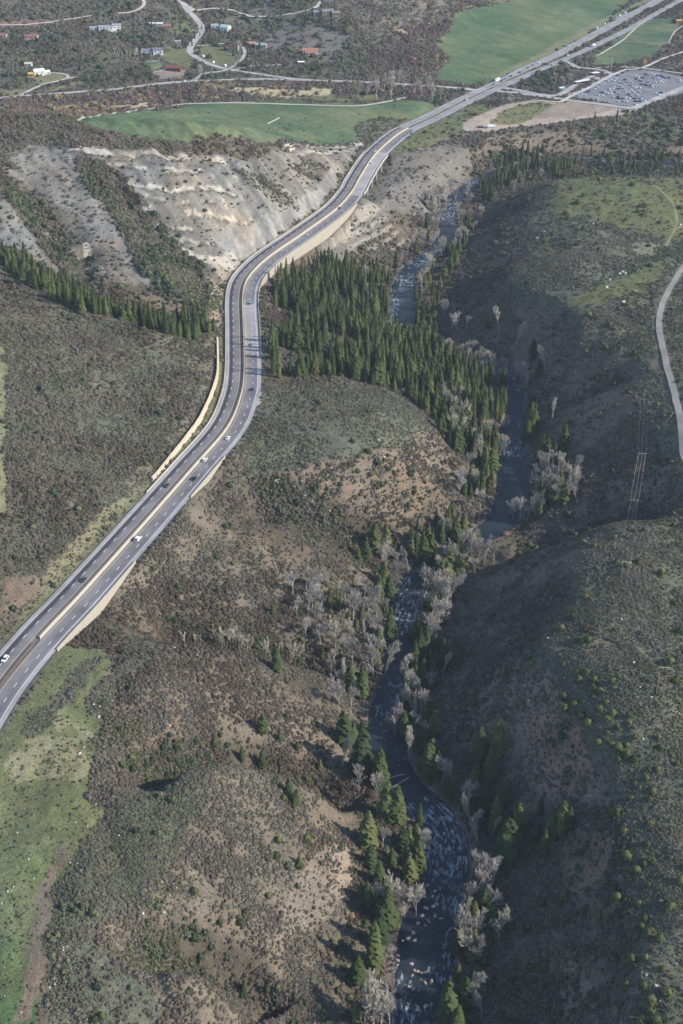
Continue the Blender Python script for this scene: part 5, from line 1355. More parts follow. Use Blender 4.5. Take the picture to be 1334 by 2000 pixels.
def whole_mesh(kd, col):
    c = CARS[kd]
    if ('w', col) not in c[6]:
        m = MB()
        for v, in [(q,) for q in c[0].v]: pass
        def merge(src, mi, off=(0, 0, 0)):
            base = m.n; V = np.vstack(src.v) + np.array(off); m.v.append(V); m.f += [tuple(i + base for i in f_) for f_ in src.f]; m.m += [mi] * len(src.f); m.n += len(V)
        merge(c[0], 0); merge(c[1], 1)
        for x, y in c[3]: merge(c[2], 2, (x, y, .35))
        c[6][('w', col)] = m.mesh('car', [PAINTS[col], MGLASS, MTYRE])
    return c[6][('w', col)]
def car(kd, col, x, y, z, rz, label, group, detail):
    cat = {'sedan': 'car', 'suv': 'car', 'pickup': 'pickup truck', 'van': 'van'}[kd]
    nm = {'sedan': 'car', 'suv': 'car', 'pickup': 'pickup_truck', 'van': 'van'}[kd]
    if detail:
        t = bpy.data.objects.new(nm, None); link(t)
        link(bpy.data.objects.new('body', body_mesh(kd, col)), t); link(bpy.data.objects.new('windows', CARS[kd][4]), t)
        for wx, wy in CARS[kd][3]:
            q = link(bpy.data.objects.new('wheel', CARS[kd][5]), t); q.location = (wx, wy, .35)
    else:
        t = link(bpy.data.objects.new(nm, whole_mesh(kd, col)))
    t.location = (x, y, z); t.rotation_euler[2] = rz
    return tag(t, label, cat, group)
def on_highway(px, py, lane_snap=None):
    q = P(px, py, 0.0)
    for _ in range(2):
        sd_, pa_ = poly_dist(q[None, :2], HW, 60)
        z = 0.02 if sd_[0] < 0 else -float(np.interp(pa_[0], ii, HW_DROP)) + .02
        q = P(px, py, z + .6)
    k = int(pa_[0]); d = HW[min(k + 1, HW_N - 1), :2] - HW[k, :2]
    return q[0], q[1], z, math.atan2(d[1], d[0]), sd_[0]
HWC = [(10, 1287, 'suv', 'white', 'at the left edge of the picture'), (163, 1132, 'sedan', 'dark grey', 'on the upper carriageway above the first wall'), (270, 1052, 'van', 'white', 'largest vehicle on the lower carriageway'),
       (379, 934, 'sedan', 'black', 'beside the short retaining wall'), (326, 948, 'sedan', 'dark grey', 'where the hill side barrier begins'), (400, 898, 'suv', 'white', 'just past the short retaining wall'),
       (445, 855, 'sedan', 'white', 'where the bend starts'), (493, 760, 'sedan', 'dark grey', 'in the bend next to the gravel lay-by'), (492, 672, 'sedan', 'silver', 'on the pale viaduct beside the forest'),
       (489, 592, 'suv', 'light blue', 'at the north end of the pale viaduct'), (600, 459, 'sedan', 'silver', 'above the long pale retaining wall'), (663, 406, 'sedan', 'dark grey', 'approaching the bridge from below'),
       (725, 318, 'suv', 'white', 'on the bridge over the gully'), (733, 295, 'sedan', 'white', 'beside the bridge on the upper carriageway')]
for px, py, kd, col, w in HWC:
    x, y, z, a, sd_ = on_highway(px, py)
    car(kd, col, x, y, z, a + (math.pi if sd_ < 0 else 0), '%s %s %s on the highway' % (col, 'car' if kd in ('sedan', 'suv') else kd, w), 'vehicles on the highway', True)
FARC = [(1109, 108, 'suv', 'white'), (1111, 90, 'pickup', 'white'), (1123, 81, 'pickup', 'blue'), (1053, 122, 'suv', 'white'), (1058, 135, 'pickup', 'white'), (1040, 147, 'sedan', 'black'), (1015, 141, 'sedan', 'black'),
        (1031, 132, 'suv', 'dark grey'), (1040, 127, 'sedan', 'blue'), (998, 149, 'suv', 'black'), (986, 154, 'sedan', 'blue'), (979, 158, 'suv', 'dark grey'), (964, 164, 'sedan', 'dark grey'), (1156, 61, 'suv', 'dark grey'),
        (1160, 57, 'sedan', 'black'), (1166, 55, 'van', 'white'), (1174, 51, 'sedan', 'silver'), (1181, 47, 'van', 'white'), (1199, 38, 'pickup', 'blue'), (1201, 34, 'sedan', 'black'), (1210, 31, 'van', 'white'), (1221, 25, 'van', 'white'), (1228, 24, 'sedan', 'black'),
        (1259, 7, 'sedan', 'dark grey'), (1267, 1, 'suv', 'silver'), (1254, 33, 'sedan', 'dark grey'), (1290, 13, 'suv', 'dark grey'), (911, 195, 'van', 'silver'), (1077, 127, 'sedan', 'blue')]
farc = []
for px, py, kd, col in FARC:
    x, y, z, a, sd_ = on_highway(px, py)
    farc.append(car(kd, col, x, y, z + .05, a + (math.pi if sd_ < 0 else 0), '%s %s on the far straight of the highway' % (col, 'car' if kd in ('sedan', 'suv') else kd), 'vehicles on the far straight of the highway', False))
# bus, tanker lorry, lorries in the dirt lot
def box_vehicle(nm, label, cat, x, y, z, rz, boxes, group=None):
    t = bpy.data.objects.new(nm, None); link(t); t.location = (x, y, z); t.rotation_euler[2] = rz
    for pn, mat_, c, s_ in boxes:
        m = MB(); m.box(c, s_, 0, 0, (.97, .92)); m.build(pn, mat_, t)
    L = max(b_[3][0] for b_ in boxes)
    for wx in (-L * .38, -L * .28, L * .38):
        for wy in (-1.1, 1.1):
            q = link(bpy.data.objects.new('wheel', CARS['van'][5]), t); q.location = (wx, wy, .42); q.scale = (1.25,) * 3
    return tag(t, label, cat, group)
x, y, z, a, _ = on_highway(971, 157)
box_vehicle('bus', 'big white coach waiting at the crossroads', 'bus', x, y, z + .1, a, [('body', PAINTS['white'], (0, 0, 1.9), (12.0, 2.6, 2.9)), ('windows', MGLASS, (0, 0, 2.2), (11.4, 2.66, .8)), ('roof_unit', PAINTS['silver'], (-1, 0, 3.42), (4, 1.8, .3))])
x, y, z, a, _ = on_highway(1159, 90)
box_vehicle('delivery_truck', 'red and white lorry on the far straight beside the grassy verge', 'truck', x, y, z + .1, a, [('cab', PAINTS['white'], (4.2, 0, 1.5), (2.2, 2.5, 2.3)), ('cargo_box', PAINTS['white'], (-1.0, 0, 2.3), (8.0, 2.6, 2.9)), ('side_panel', PAINTS['red'], (-1, 0, 1.7), (7.9, 2.66, 1.3)), ('windows', MGLASS, (4.6, 0, 2.1), (1.5, 2.56, .6))])
h_ = hit([960, 942, 1221, 1097], [249, 250, 219, 175])
box_vehicle('truck', 'white lorry parked on the dirt lot beside the long trailer', 'truck', h_[0][0], h_[0][1], h_[0][2], .08, [('cab', PAINTS['white'], (3.8, 0, 1.4), (2.2, 2.5, 2.2)), ('cargo_box', PAINTS['white'], (-1.2, 0, 1.9), (7.2, 2.6, 2.6)), ('windows', MGLASS, (4.2, 0, 1.9), (1.5, 2.56, .6))])
box_vehicle('trailer', 'long dark flatbed trailer parked at the left end of the dirt lot', 'trailer', h_[1][0], h_[1][1], h_[1][2], .05, [('bed', PAINTS['dark grey'], (0, 0, 1.0), (13, 2.5, .5)), ('load', simple_mat('rusty_load', (.12, .07, .05)), (-2.5, 0, 1.8), (7, 2.2, 1.2))])
box_vehicle('truck', 'dark lorry standing alone at the right end of the dirt lot', 'truck', h_[2][0], h_[2][1], h_[2][2], .1, [('cab', PAINTS['black'], (3.4, 0, 1.4), (2.2, 2.4, 2.2)), ('cargo_box', PAINTS['dark grey'], (-1.2, 0, 1.7), (6.6, 2.5, 2.2)), ('windows', MGLASS, (3.8, 0, 1.9), (1.5, 2.46, .6))])
box_vehicle('bus', 'light blue and white shuttle bus at the stop left of the car park', 'bus', h_[3][0], h_[3][1], h_[3][2] + .3, .5, [('body', PAINTS['light blue'], (0, 0, 1.5), (9, 2.5, 2.2)), ('windows', MGLASS, (0, 0, 1.9), (8.4, 2.56, .7)), ('roof_unit', PAINTS['white'], (0, 0, 2.75), (8.6, 2.2, .3))])
# car park
LOTC = """370 415 w;395 403 w;425 400 w;447 385 b;470 370 b;515 350 w;545 333 w;575 315 w;600 305 w;640 272 w;665 265 w;690 277 w;705 258 w;720 245 w;735 230 d;780 205 d;825 183 d;850 290 w;820 292 s;800 268 d;775 300 s;865 342 s;590 385 b;610 375 w;625 388 w;640 398 w;660 403 w;655 365 w;550 410 w;575 417 w;690 427 w;720 435 d;745 442 d;770 442 d;795 440 w;822 442 w;735 467 w;760 477 s;800 472 w;830 372 w;852 362 w;800 374 w;880 382 w;880 345 w;920 345 w;925 378 w;910 412 w;890 442 d;900 467 d;930 470 d;970 457 w;895 495 w;915 243 w;930 272 w;945 280 d;905 262 d;990 215 d;960 250 d;1010 225 s;1055 220 w;1090 230 d;1115 237 d;1145 242 b;1165 250 b;1200 252 d;1130 262 w;1120 277 w;1075 290 w;1100 297 w;1140 290 w;950 310 d;975 316 d;1000 321 d;1025 324 d;1045 335 w;1130 385 d;1100 402 w;1300 282 w;1292 262 w;500 440 s;525 446 w;545 436 s;740 400 s;700 385 d;780 350 s;740 350 d;720 320 s;700 330 w;760 325 w;745 300 w;655 350 s;680 345 w;850 320 t;1070 330 s;1010 290 s;980 240 s;1060 250 r;835 405 d;860 420 s;940 440 s"""
lc = [t.split() for t in LOTC.split(';')]
lp = hit([1050 + float(a) / 4.697 for a, b_, c in lc], [100 + float(b_) / 4.697 for a, b_, c in lc])
e0, e1 = hit([1122, 1212], [188, 145])[:, :2]; rowa = math.atan2(e1[1] - e0[1], e1[0] - e0[0])
taken = []; lotcars = []
for i, (a, b_, c) in enumerate(lc):
    x, y = lp[i][:2]
    for tx, ty in taken:
        dx, dy = x - tx, y - ty
        u_ = dx * math.cos(rowa) + dy * math.sin(rowa); v_ = -dx * math.sin(rowa) + dy * math.cos(rowa)
        if abs(u_) < 2.7 and abs(v_) < 5.2: x += math.cos(rowa) * (2.8 - u_); y += math.sin(rowa) * (2.8 - u_)
    taken.append((x, y))
    col = {'w': 'white', 'b': 'blue', 'd': random.choice(['black', 'dark grey']), 's': 'silver', 't': 'tan', 'r': 'red'}[c]
    kd = random.choice(['sedan', 'suv', 'suv', 'pickup', 'sedan', 'van' if c == 'w' else 'suv'])
    zone = 'in the row along the pale path' if (float(a) < 610 and float(b_) > 300 and float(b_) < 425) else 'near the front edge' if float(b_) > 430 else 'in the right half' if float(a) > 880 else 'in the crowded middle'
    lotcars.append(car(kd, col, x, y, float(ground(x, y)) + .34, rowa + math.pi / 2 + (math.pi if random.random() < .5 else 0) + random.uniform(-.04, .04),
        '%s %s %s of the car park' % (col, 'car' if kd in ('sedan', 'suv') else kd, zone), 'vehicles standing in the car park', False))
vp = hit([364, 342, 615, 1318], [161, 163, 0, 162])
car('van', 'white', vp[0][0], vp[0][1], vp[0][2] + .5, .1, 'white van on the valley road by the village junction', 'vehicles on the valley road', False)
car('suv', 'white', vp[1][0], vp[1][1], vp[1][2] + .5, .1, 'white car on the valley road behind the van', 'vehicles on the valley road', False)

# ------------------------------------------------------------------ houses
WALLC = {}
def hmat(c):
    k = 'wall_paint_%d_%d_%d' % tuple(int(q * 100) for q in c)
    if k not in WALLC: WALLC[k] = simple_mat(k, c, .8, .8, .12)
    return WALLC[k]
def house(px, py, w, d, h, rz, wall, roof, label, wings=(), flat=False, cat='house', chimney=True, name='house', win=True):
    q = place_xy(px, py)
    t = bpy.data.objects.new(name, None); link(t); t.location = (q[0], q[1], q[2]); t.rotation_euler[2] = rz
    wm_ = hmat(wall); rm = hmat(roof)
    for k, (ox, oy, ww, dd, hh) in enumerate([(0, 0, w, d, h)] + list(wings)):
        m = MB(); m.box((ox, oy, hh / 2 - 1.5), (ww, dd, hh + 3)); wl = m.build('wall', wm_, t)
        if flat:
            m = MB(); m.box((ox, oy, hh + .2), (ww + 1.2, dd + 1.2, .4)); rf = m.build('roof', rm, t)
        else:
            rh = dd * .28; m = MB(); e = .6
            prof = [(-dd / 2 - e, hh - .15), (0, hh + rh), (dd / 2 + e, hh - .15), (dd / 2 + e, hh + .1), (0, hh + rh + .3), (-dd / 2 - e, hh + .1)]
            m.add([(ox - ww / 2 - e, oy + p_[0], p_[1]) for p_ in prof] + [(ox + ww / 2 + e, oy + p_[0], p_[1]) for p_ in prof],
                  [(0, 1, 4, 5), (1, 2, 3, 4), (6, 11, 10, 7), (7, 10, 9, 8), (5, 4, 10, 11), (4, 3, 9, 10), (0, 6, 7, 1), (1, 7, 8, 2), (2, 8, 9, 3), (0, 5, 11, 6)]); rf = m.build('roof', rm, t)
            m = MB(); m.add([(ox - ww / 2 + .02, oy - dd / 2, hh - .05), (ox - ww / 2 + .02, oy + dd / 2, hh - .05), (ox - ww / 2 + .02, oy, hh + rh - .05), (ox + ww / 2 - .02, oy - dd / 2, hh - .05), (ox + ww / 2 - .02, oy + dd / 2, hh - .05), (ox + ww / 2 - .02, oy, hh + rh - .05)], [(0, 2, 1), (3, 4, 5)]); m.build('gable', wm_, t)
        if k == 0 and chimney:
            m = MB(); m.box((ox + ww * .2, oy + .5, hh + dd * .2), (1.0, 1.0, 2.4)); m.build('chimney', hmat((.25, .2, .17)), rf)
        if win:
            nw_ = max(2, int(ww / 4.5))
            for j in range(nw_):
                m = MB(); m.box((ox - ww / 2 + (j + .5) * ww / nw_, oy - dd / 2 - .03, hh * .55), (1.7, .14, 1.4)); m.build('window', MGLASS, t)
    if win:
        m = MB(); m.box((w * .08, -d / 2 - .04, 1.05), (1.1, .14, 2.1)); m.build('door', hmat((.12, .08, .06)), t)
    return tag(t, label, cat, 'village buildings' if cat == 'house' else None)
W_ = (.68, .66, .60); DR = (.10, .10, .12)
house(207, 59, 20, 10, 5.5, .15, W_, (.34, .36, .40), 'long pale modern house with flat grey roofs on the upper left hillside', [(-17, 3, 10, 9, 4), (15, 4, 12, 10, 6.5)], flat=True)
house(62, 76, 17, 8, 3.8, 0, (.55, .47, .35), (.24, .12, .09), 'low beige house with reddish roof at the far upper left')
house(4, 74, 14, 9, 4, 0, (.5, .42, .35), (.22, .12, .10), 'reddish roofed house cut by the left picture edge')
house(77, 146, 13, 9, 5, .3, (.78, .75, .68), (.74, .73, .70), 'bright white house above the left farm lane', [(9, 2, 9, 6, 3)])
house(56, 129, 9, 6, 3.2, 0, (.62, .55, .42), (.5, .45, .36), 'small beige shed behind the bright white house')
house(61, 149, 6, 5, 3.4, .1, (.62, .42, .08), (.60, .42, .10), 'small yellow shed below the bright white house', cat='shed', chimney=False, name='shed')
house(309, 106, 13, 9, 6, .12, (.74, .71, .66), (.15, .16, .20), 'house with big white wall and dark blue roof by the aspens', [(-15, 3, 13, 9, 4.5)])
house(340, 138, 19, 8, 4, -.15, (.16, .06, .05), (.20, .07, .06), 'dark red barn beside the green paddock', chimney=False)
house(312, 51, 9, 6, 3.5, 0, (.62, .60, .56), (.55, .55, .55), 'small white house among brush left of the village street', [(-10, 3, 8, 6, 3)])
house(326, 56, 12, 7, 4, .1, (.30, .18, .13), (.26, .15, .12), 'brown house between bare trees left of the village street')
house(441, 60, 13, 10, 5.5, -.5, (.62, .66, .58), (.40, .56, .46), 'house with pale green roof beside the village street bend')
house(420, 56, 10, 8, 4.5, .1, (.66, .64, .62), (.30, .31, .34), 'white and grey house left of the pale green roof')
house(457, 98, 12, 10, 5, -.25, (.42, .37, .33), (.17, .07, .08), 'dark maroon roofed house on the village green')
house(510, 93, 15, 8, 4, -.1, (.33, .33, .28), (.28, .33, .31), 'grey green roofed house among dark bushes')
house(493, 90, 9, 7, 4, 0, (.36, .2, .15), (.42, .20, .14), 'small red roofed house left of the grey green roof')
house(606, 106, 21, 9, 5.5, 0, (.50, .40, .33), (.34, .17, .12), 'wide house with red tiled roof below the grey knoll', [(1, -6, 14, 5, 3.5)])
house(640, 30, 16, 10, 6, .1, (.24, .18, .15), (.20, .19, .20), 'large dark house with decks on the hilltop at top centre', [(-14, 3, 12, 8, 4.5), (11, -5, 10, 7, 4.5)])
house(640, 3, 14, 9, 4, 0, (.4, .42, .42), (.42, .50, .50), 'pale green roofed building at the very top centre')
house(347, 85, 7, 5, 3, .2, (.4, .44, .46), (.3, .4, .44), 'tiny blue grey shed left of the village street', chimney=False, cat='shed', name='shed')
house(1325, 45, 8, 6, 3.6, .1, (.36, .26, .09), (.38, .28, .10), 'yellow brown shed right of the far paddock', chimney=False, cat='shed', name='shed')
house(588, 125, 8, 3, 2.8, .05, (.75, .75, .74), (.76, .76, .75), 'white trailer home below the red roofed house', chimney=False, cat='trailer home', name='trailer_home')
def shelter(px, py, w, d, h, rz, label):
    q = place_xy(px, py); t = bpy.data.objects.new('bus_shelter', None); link(t); t.location = q; t.rotation_euler[2] = rz
    m = MB(); m.box((0, 0, h), (w, d, .35), 0, 0, (.98, .9)); m.build('roof', hmat((.66, .66, .65)), t)
    for sx in (-.42, 0, .42):
        m = MB(); m.tube((sx * w, d * .3, -1), (sx * w, d * .3, h), .14, .14, 6); m.build('post', hmat((.2, .2, .2)), t)
    m = MB(); m.box((0, d * .36, h * .45), (w * .8, .12, h * .7)); m.build('back_panel', MGLASS, t)
    m = MB(); m.box((0, 0, .45), (w * .6, .5, .12)); m.build('bench', hmat((.3, .22, .15)), t)
    return tag(t, label, 'bus shelter', 'bus shelters')
shelter(1136, 163, 24, 6, 3.6, .62, 'long white roofed bus shelter left of the car park')
shelter(1162, 147, 11, 7, 3.6, .5, 'short white roofed bus shelter near the slip road')

# ------------------------------------------------------------------ poles, wires, signs
MWOOD = simple_mat('weathered_wood', (.28, .22, .17), .9, 2, .2); MSTEEL = simple_mat('galvanised_steel', (.42, .43, .44), .5, 2, .1, .6)
def hframe(px, py, h, label, gap=3.3):
    q = place_xy(px, py); t = bpy.data.objects.new('power_pole', None); link(t); t.location = q; t.rotation_euler[2] = -.12
    for s_ in (-1, 1):
        m = MB(); m.tube((s_ * gap / 2, 0, -1), (s_ * gap / 2, 0, h), .14, .10, 8); m.build('pole', MWOOD, t)
    m = MB(); m.box((0, 0, h - 1.2), (gap * 1.7, .25, .30)); m.build('crossarm', simple_mat('crossarm_wood', (.50, .42, .30), .8, 2, .1), t)
    for s_ in (-1, 0, 1):
        m = MB(); m.tube((s_ * gap * .75, 0, h - 1.4), (s_ * gap * .75, 0, h - 2.6), .12, .10, 6); m.build('insulator', MSTEEL, t)
    tag(t, label, 'power pole', 'power poles of the line over the right hand hill')
    return [Vector((q[0] + s_ * gap * .75 * math.cos(-.12), q[1] + s_ * gap * .75 * math.sin(-.12), q[2] + h - 2.6)) for s_ in (-1, 0, 1)]
PW = [hframe(1289, 1356, 17, 'nearest wooden H shaped power pole, alone on the open sage slope'), hframe(1218, 1140, 15, 'wooden H shaped power pole on top of the sage hill'),
      hframe(1234, 1014, 15, 'wooden H shaped power pole just behind the hill crest'), hframe(1249, 926, 16, 'wooden H shaped power pole standing in the basin beyond the crest'),
      hframe(1281, 356, 13, 'distant wooden H shaped power pole on the green mesa')]
for k in range(3):
    m = MB()
    for a_, b_ in zip(PW[:-1], PW[1:]):
        A, B = a_[k], b_[k]; L = (B - A).length; prev = A
        for j in range(1, 13):
            t_ = j / 12; p_ = A.lerp(B, t_); p_ = Vector((p_.x, p_.y, p_.z - min(9, L * .02) * 4 * t_ * (1 - t_))); m.tube(prev, p_, .022, .022, 3); prev = p_
    tag(m.build('power_line', MSTEEL), '%s thin wire of the power line over the right hand hill' % ('left', 'middle', 'right')[k], 'power line', 'wires of the power line')
def single_pole(px, py, h, label, arm=2.4, r=.22, name='utility_pole', mat_=None, group='utility poles'):
    q = place_xy(px, py); t = bpy.data.objects.new(name, None); link(t); t.location = q
    m = MB(); m.tube((0, 0, -1), (0, 0, h), r, r * .7, 8); m.build('pole', mat_ or MWOOD, t)
    m = MB(); m.box((0, 0, h - .8), (arm, .2, .25)); m.build('crossarm', mat_ or MWOOD, t)
    return tag(t, label, name.replace('_', ' '), group)
single_pole(1301, 198, 22, 'left one of the two tall poles at the front of the car park', 3.5, .38)
single_pole(1307, 190, 22, 'right one of the two tall poles at the front of the car park', 3.5, .38)
single_pole(1312, 350, 13, 'wooden pole at the right end of the far mesa pole row')
single_pole(1270, 356, 12, 'wooden pole at the left end of the far mesa pole row')
single_pole(1321, 650, 14, 'lone wooden pole right of the pale track')
single_pole(474, 180, 11, 'wooden pole beside the valley road above the straw coloured marsh')
single_pole(952, 164, 10, 'grey signal mast at the left side of the crossroads', 3.0, .16, 'signal_mast', MSTEEL, None)
single_pole(1162, 112, 9, 'grey lamp post beside the far straight', 2.0, .14, 'lamp_post', MSTEEL, None)
def road_sign(s_, lat, w, h, col, label, z0=0.0, double=True):
    x, y = hw_at(s_, lat); x2, y2 = hw_at(s_ + 2, lat); rz = math.atan2(y2 - y, x2 - x) - math.pi / 2
    g = max(float(ground(x, y)), -3); t = bpy.data.objects.new('road_sign', None); link(t); t.location = (x, y, g); t.rotation_euler[2] = rz
    for sx in ((-w * .35, w * .35) if double else (0,)):
        m = MB(); m.tube((sx, .06, -1), (sx, .06, 2.2 + h), .07, .07, 6); m.build('post', MSTEEL, t)
    m = MB(); m.box((0, 0, 2.2 + h / 2), (w, .06, h)); m.build('panel', simple_mat('sign_face', col, .5, 2, .05), t)
    m = MB(); m.box((0, -.045, 2.2 + h / 2), (w * .7, .02, h * .12)); m.build('line_of_text', M_PAINT, t)
    return tag(t, label, 'road sign', 'road signs')
road_sign(sl(hw_param(786, 262)), 15.5, 3.6, 2.0, (.02, .30, .17), 'green highway sign past the bridge')
road_sign(sl(hw_param(478, 700)), 14.5, 2.4, 1.6, (.02, .30, .17), 'small green sign on the parapet of the viaduct')
road_sign(sl(hw_param(120, 1195)), -15.0, .9, .9, (.60, .45, .03), 'yellow warning sign left of the highway', double=False)
road_sign(sl(hw_param(330, 975)), 14.6, .9, .9, (.75, .75, .73), 'white sign beside the short retaining wall', double=False)

# beige rock wall above the planted strip, netted fence posts
def free_wall(name, px, h, t_, mat_, label, cat, lift=.0):
    a = np.array(px, float); L = catmull(hit(a[:, 0], a[:, 1])[:, :2], 3.0); n = line_normals(L)
    V = []
    hh = h * (.25 + .75 * np.sin(np.linspace(.12, math.pi - .12, len(L))) ** .6) * (1 + .25 * (fbm(L[:, 0], L[:, 1], 9, 7, 3) - .5))
    for s_, up in ((-1, 0), (-1, 1), (1, 1), (1, 0)):
        x = L[:, 0] + n[:, 0] * t_ / 2 * s_; y = L[:, 1] + n[:, 1] * t_ / 2 * s_; V.append(np.column_stack([x, y, ground(x, y) + (hh if up else -1.0) + lift]))
    V = np.stack(V, 1); nn = len(L); m = MB(); q = np.arange(4 * nn).reshape(nn, 4)
    F = [(q[i, j], q[i + 1, j], q[i + 1, j + 1], q[i, j + 1]) for i in range(nn - 1) for j in range(3)] + [tuple(q[0]), tuple(q[-1][::-1])]
    m.add(V.reshape(-1, 3), F); o = m.build(name, mat_)
    return tag(o, label, cat)
free_wall('rock_wall', [(425, 662), (426, 700), (425, 735), (417, 765), (405, 795), (388, 828), (362, 862), (335, 895), (312, 922), (297, 937)], 3.4, 1.3, simple_mat('buff_stone', (.50, .42, .30), .9, .6, .25), 'buff stone wall curving above the rock strewn strip left of the highway', 'wall')
def fence(px, label, h=1.3, step=3.0, mat_=None, rails=(.5, 1.0)):
    a = np.array(px, float); L = catmull(hit(a[:, 0], a[:, 1])[:, :2], step); z = ground(L[:, 0], L[:, 1]); mat_ = mat_ or hmat((.70, .68, .64))
    t = bpy.data.objects.new('fence', None); link(t); t.location = (L[0, 0], L[0, 1], z[0]); o_ = np.array([L[0, 0], L[0, 1], z[0]])
    for i in range(min(len(L), 95)):
        m = MB(); b_ = np.array([L[i, 0], L[i, 1], z[i]]) - o_; m.box(b_ + np.array([0, 0, h / 2 - .2]), (.18, .18, h + .4)); m.build('post', mat_, t)
    m = MB()
    for i in range(len(L) - 1):
        for r_ in rails: m.tube(np.array([L[i, 0], L[i, 1], z[i] + r_ * h]) - o_, np.array([L[i + 1, 0], L[i + 1, 1], z[i + 1] + r_ * h]) - o_, .09, .09, 4)
    m.build('rail', mat_, t)
    return tag(t, label, 'fence', 'paddock fences')
fence([(284, 123), (312, 119)], 'white fence along the top of the small green paddock')
fence([(300, 142), (328, 136)], 'white fence along the bottom of the small green paddock')
fence([(1172, 107), (1196, 93), (1218, 79), (1240, 58), (1262, 39)], 'pale fence along the left side of the far paddocks')
m = MB(); pa, pb = hit([522, 546], [243, 231]); m.tube(pa + np.array([0, 0, .6]), pb + np.array([0, 0, .6]), .32, .32, 6)
for k in range(9):
    c = pa + (pb - pa) * (k + .5) / 9; m.tube(c + np.array([-.1, 0, .6]), c + np.array([.1, 0, .6]), .75, .75, 10)
tag(m.build('irrigation_pipe', hmat((.62, .60, .55))), 'white wheeled irrigation pipe lying in the green field', 'irrigation pipe')
m = MB(); q = place_xy(1279, 91); m.box(q + np.array([0, 0, 1.2]), (9, 3, 2.0), .1); m.box(q + np.array([0, 0, 2.4]), (10, 4, .3), .1)
tag(m.build('feed_shelter', hmat((.22, .19, .15))), 'low dark feed shelter in the far right paddock', 'shelter')
for i, (px, py, lab) in enumerate(((397, 111, 'upper left of the three white tanks on the village green'), (417, 123, 'middle of the three white tanks on the village green'), (440, 129, 'right one of the three white tanks by the street fork'))):
    q = place_xy(px, py); m = MB(); m.tube((0, 0, -.5), (0, 0, 2.0), 1.8, 1.8, 12); m.tube((0, 0, 2.0), (0, 0, 2.5), 1.8, .6, 12); o = m.build('water_tank', hmat((.74, .74, .72))); o.location = q; tag(o, lab, 'tank', 'white tanks')

# ------------------------------------------------------------------ boulders
def rock_mesh(seed, mat_):
    import bmesh
    r = np.random.default_rng(seed); bm = bmesh.new(); bmesh.ops.create_icosphere(bm, subdivisions=2, radius=1.0)
    v = np.array([q.co[:] for q in bm.verts]); f = np.array([[q.index for q in g.verts] for g in bm.faces]); bm.free()
    for _ in range(9):
        n = r.normal(size=3); n /= np.linalg.norm(n); d = v @ n; c = .55 + .3 * r.random(); v = v - np.maximum(d - c, 0)[:, None] * n
    v *= 1 + .08 * (r.random(len(v)) - .5)[:, None]; v *= np.array([1.15, .9, .7]); v[:, 2] += .25
    return np_mesh('boulder', v, f, [mat_])
MROCK = simple_mat('pale_sandstone', (.48, .45, .39), .9, 1.5, .15); MRIV = simple_mat('river_stone', (.27, .215, .18), .8, 1.2, .3); MRIVP = simple_mat('river_stone_pale', (.36, .31, .28), .8, 1.2, .25)
RK = [rock_mesh(3 + i, MROCK) for i in range(4)]; RVK = [rock_mesh(13 + i, MRIV) for i in range(3)] + [rock_mesh(23 + i, MRIVP) for i in range(2)]
def crop_pts(s, x0, y0, sc=2.668): return [(x0 + float(t.split(',')[0]) / sc, y0 + float(t.split(',')[1]) / sc) for t in s.split()]
rocks = []
def put_rocks(pts, size, words, cat_group, meshes=RK, z=None):
    p_ = hit([a for a, b_ in pts], [b_ for a, b_ in pts])
    for q in p_:
        o = link(bpy.data.objects.new('boulder', random.choice(meshes))); s_ = size * random.uniform(.6, 1.35)
        o.location = (q[0], q[1], float(ground(q[0], q[1])) if z is None else z(q[0], q[1])); o.rotation_euler[2] = random.random() * 6.28; o.scale = (s_ * random.uniform(.8, 1.2), s_, s_ * random.uniform(.75, 1.1))
        w_ = words
        if 'strip between' in words: py_ = to_px(q)[1]; w_ = 'pale boulder of the roadside strip, %s third' % ('upper' if py_ < 790 else 'middle' if py_ < 868 else 'lower')
        if 'kerb' in words: w_ = words + (' in the far row' if to_px(q)[1] < 180 else ' in the near row')
        if 'lowest' in words: py_ = to_px(q)[1]; w_ = words.replace('lowest rapids of the river', 'lowest rapids, ' + ('upstream part' if py_ < 1810 else 'middle part' if py_ < 1905 else 'downstream part'))
        tag(o, w_, 'boulder', cat_group); rocks.append(o)
put_rocks(crop_pts("1160,115 1160,145 1168,178 1155,270 1160,300 1145,355 1130,382 1132,392 1105,413 1095,445 1075,462 1078,488 1070,497 1050,508 1035,520 1025,532 1030,545 1010,565 995,570 985,560 975,592 970,612 955,610 938,632 935,642 950,625 925,660 895,665 898,677 882,690 858,712 865,724 825,748 822,768 795,770 805,762 840,735 815,755 1140,340 1120,400 1060,500 1000,585 910,670", 0, 650),
          .75, 'pale boulder of the strip between rock wall and highway', 'boulders on the strip beside the highway')
put_rocks(crop_pts("345,618 325,643 335,680 330,703 352,706 470,630 350,850 330,855 328,870 262,1050 282,1048 258,1065 365,415 385,417 402,415 395,203 90,258 22,958 25,1108 110,1193 540,1060 35,1198 150,395 177,497 500,110 455,222 70,540 40,565 60,560 8,625", 0, 1530), .42, 'pale boulder beside the lower left meadow track', 'boulders of the lower left meadow')
put_rocks(crop_pts("1158,213 620,272 910,77 985,460 655,650 745,678 710,682 890,590 855,675 885,585 1235,195 1140,185 1140,15 905,520 920,545 845,515 775,620 610,690", 0, 1530), .5, 'pale stone on the rounded brown spur', 'stones of the brown spur')
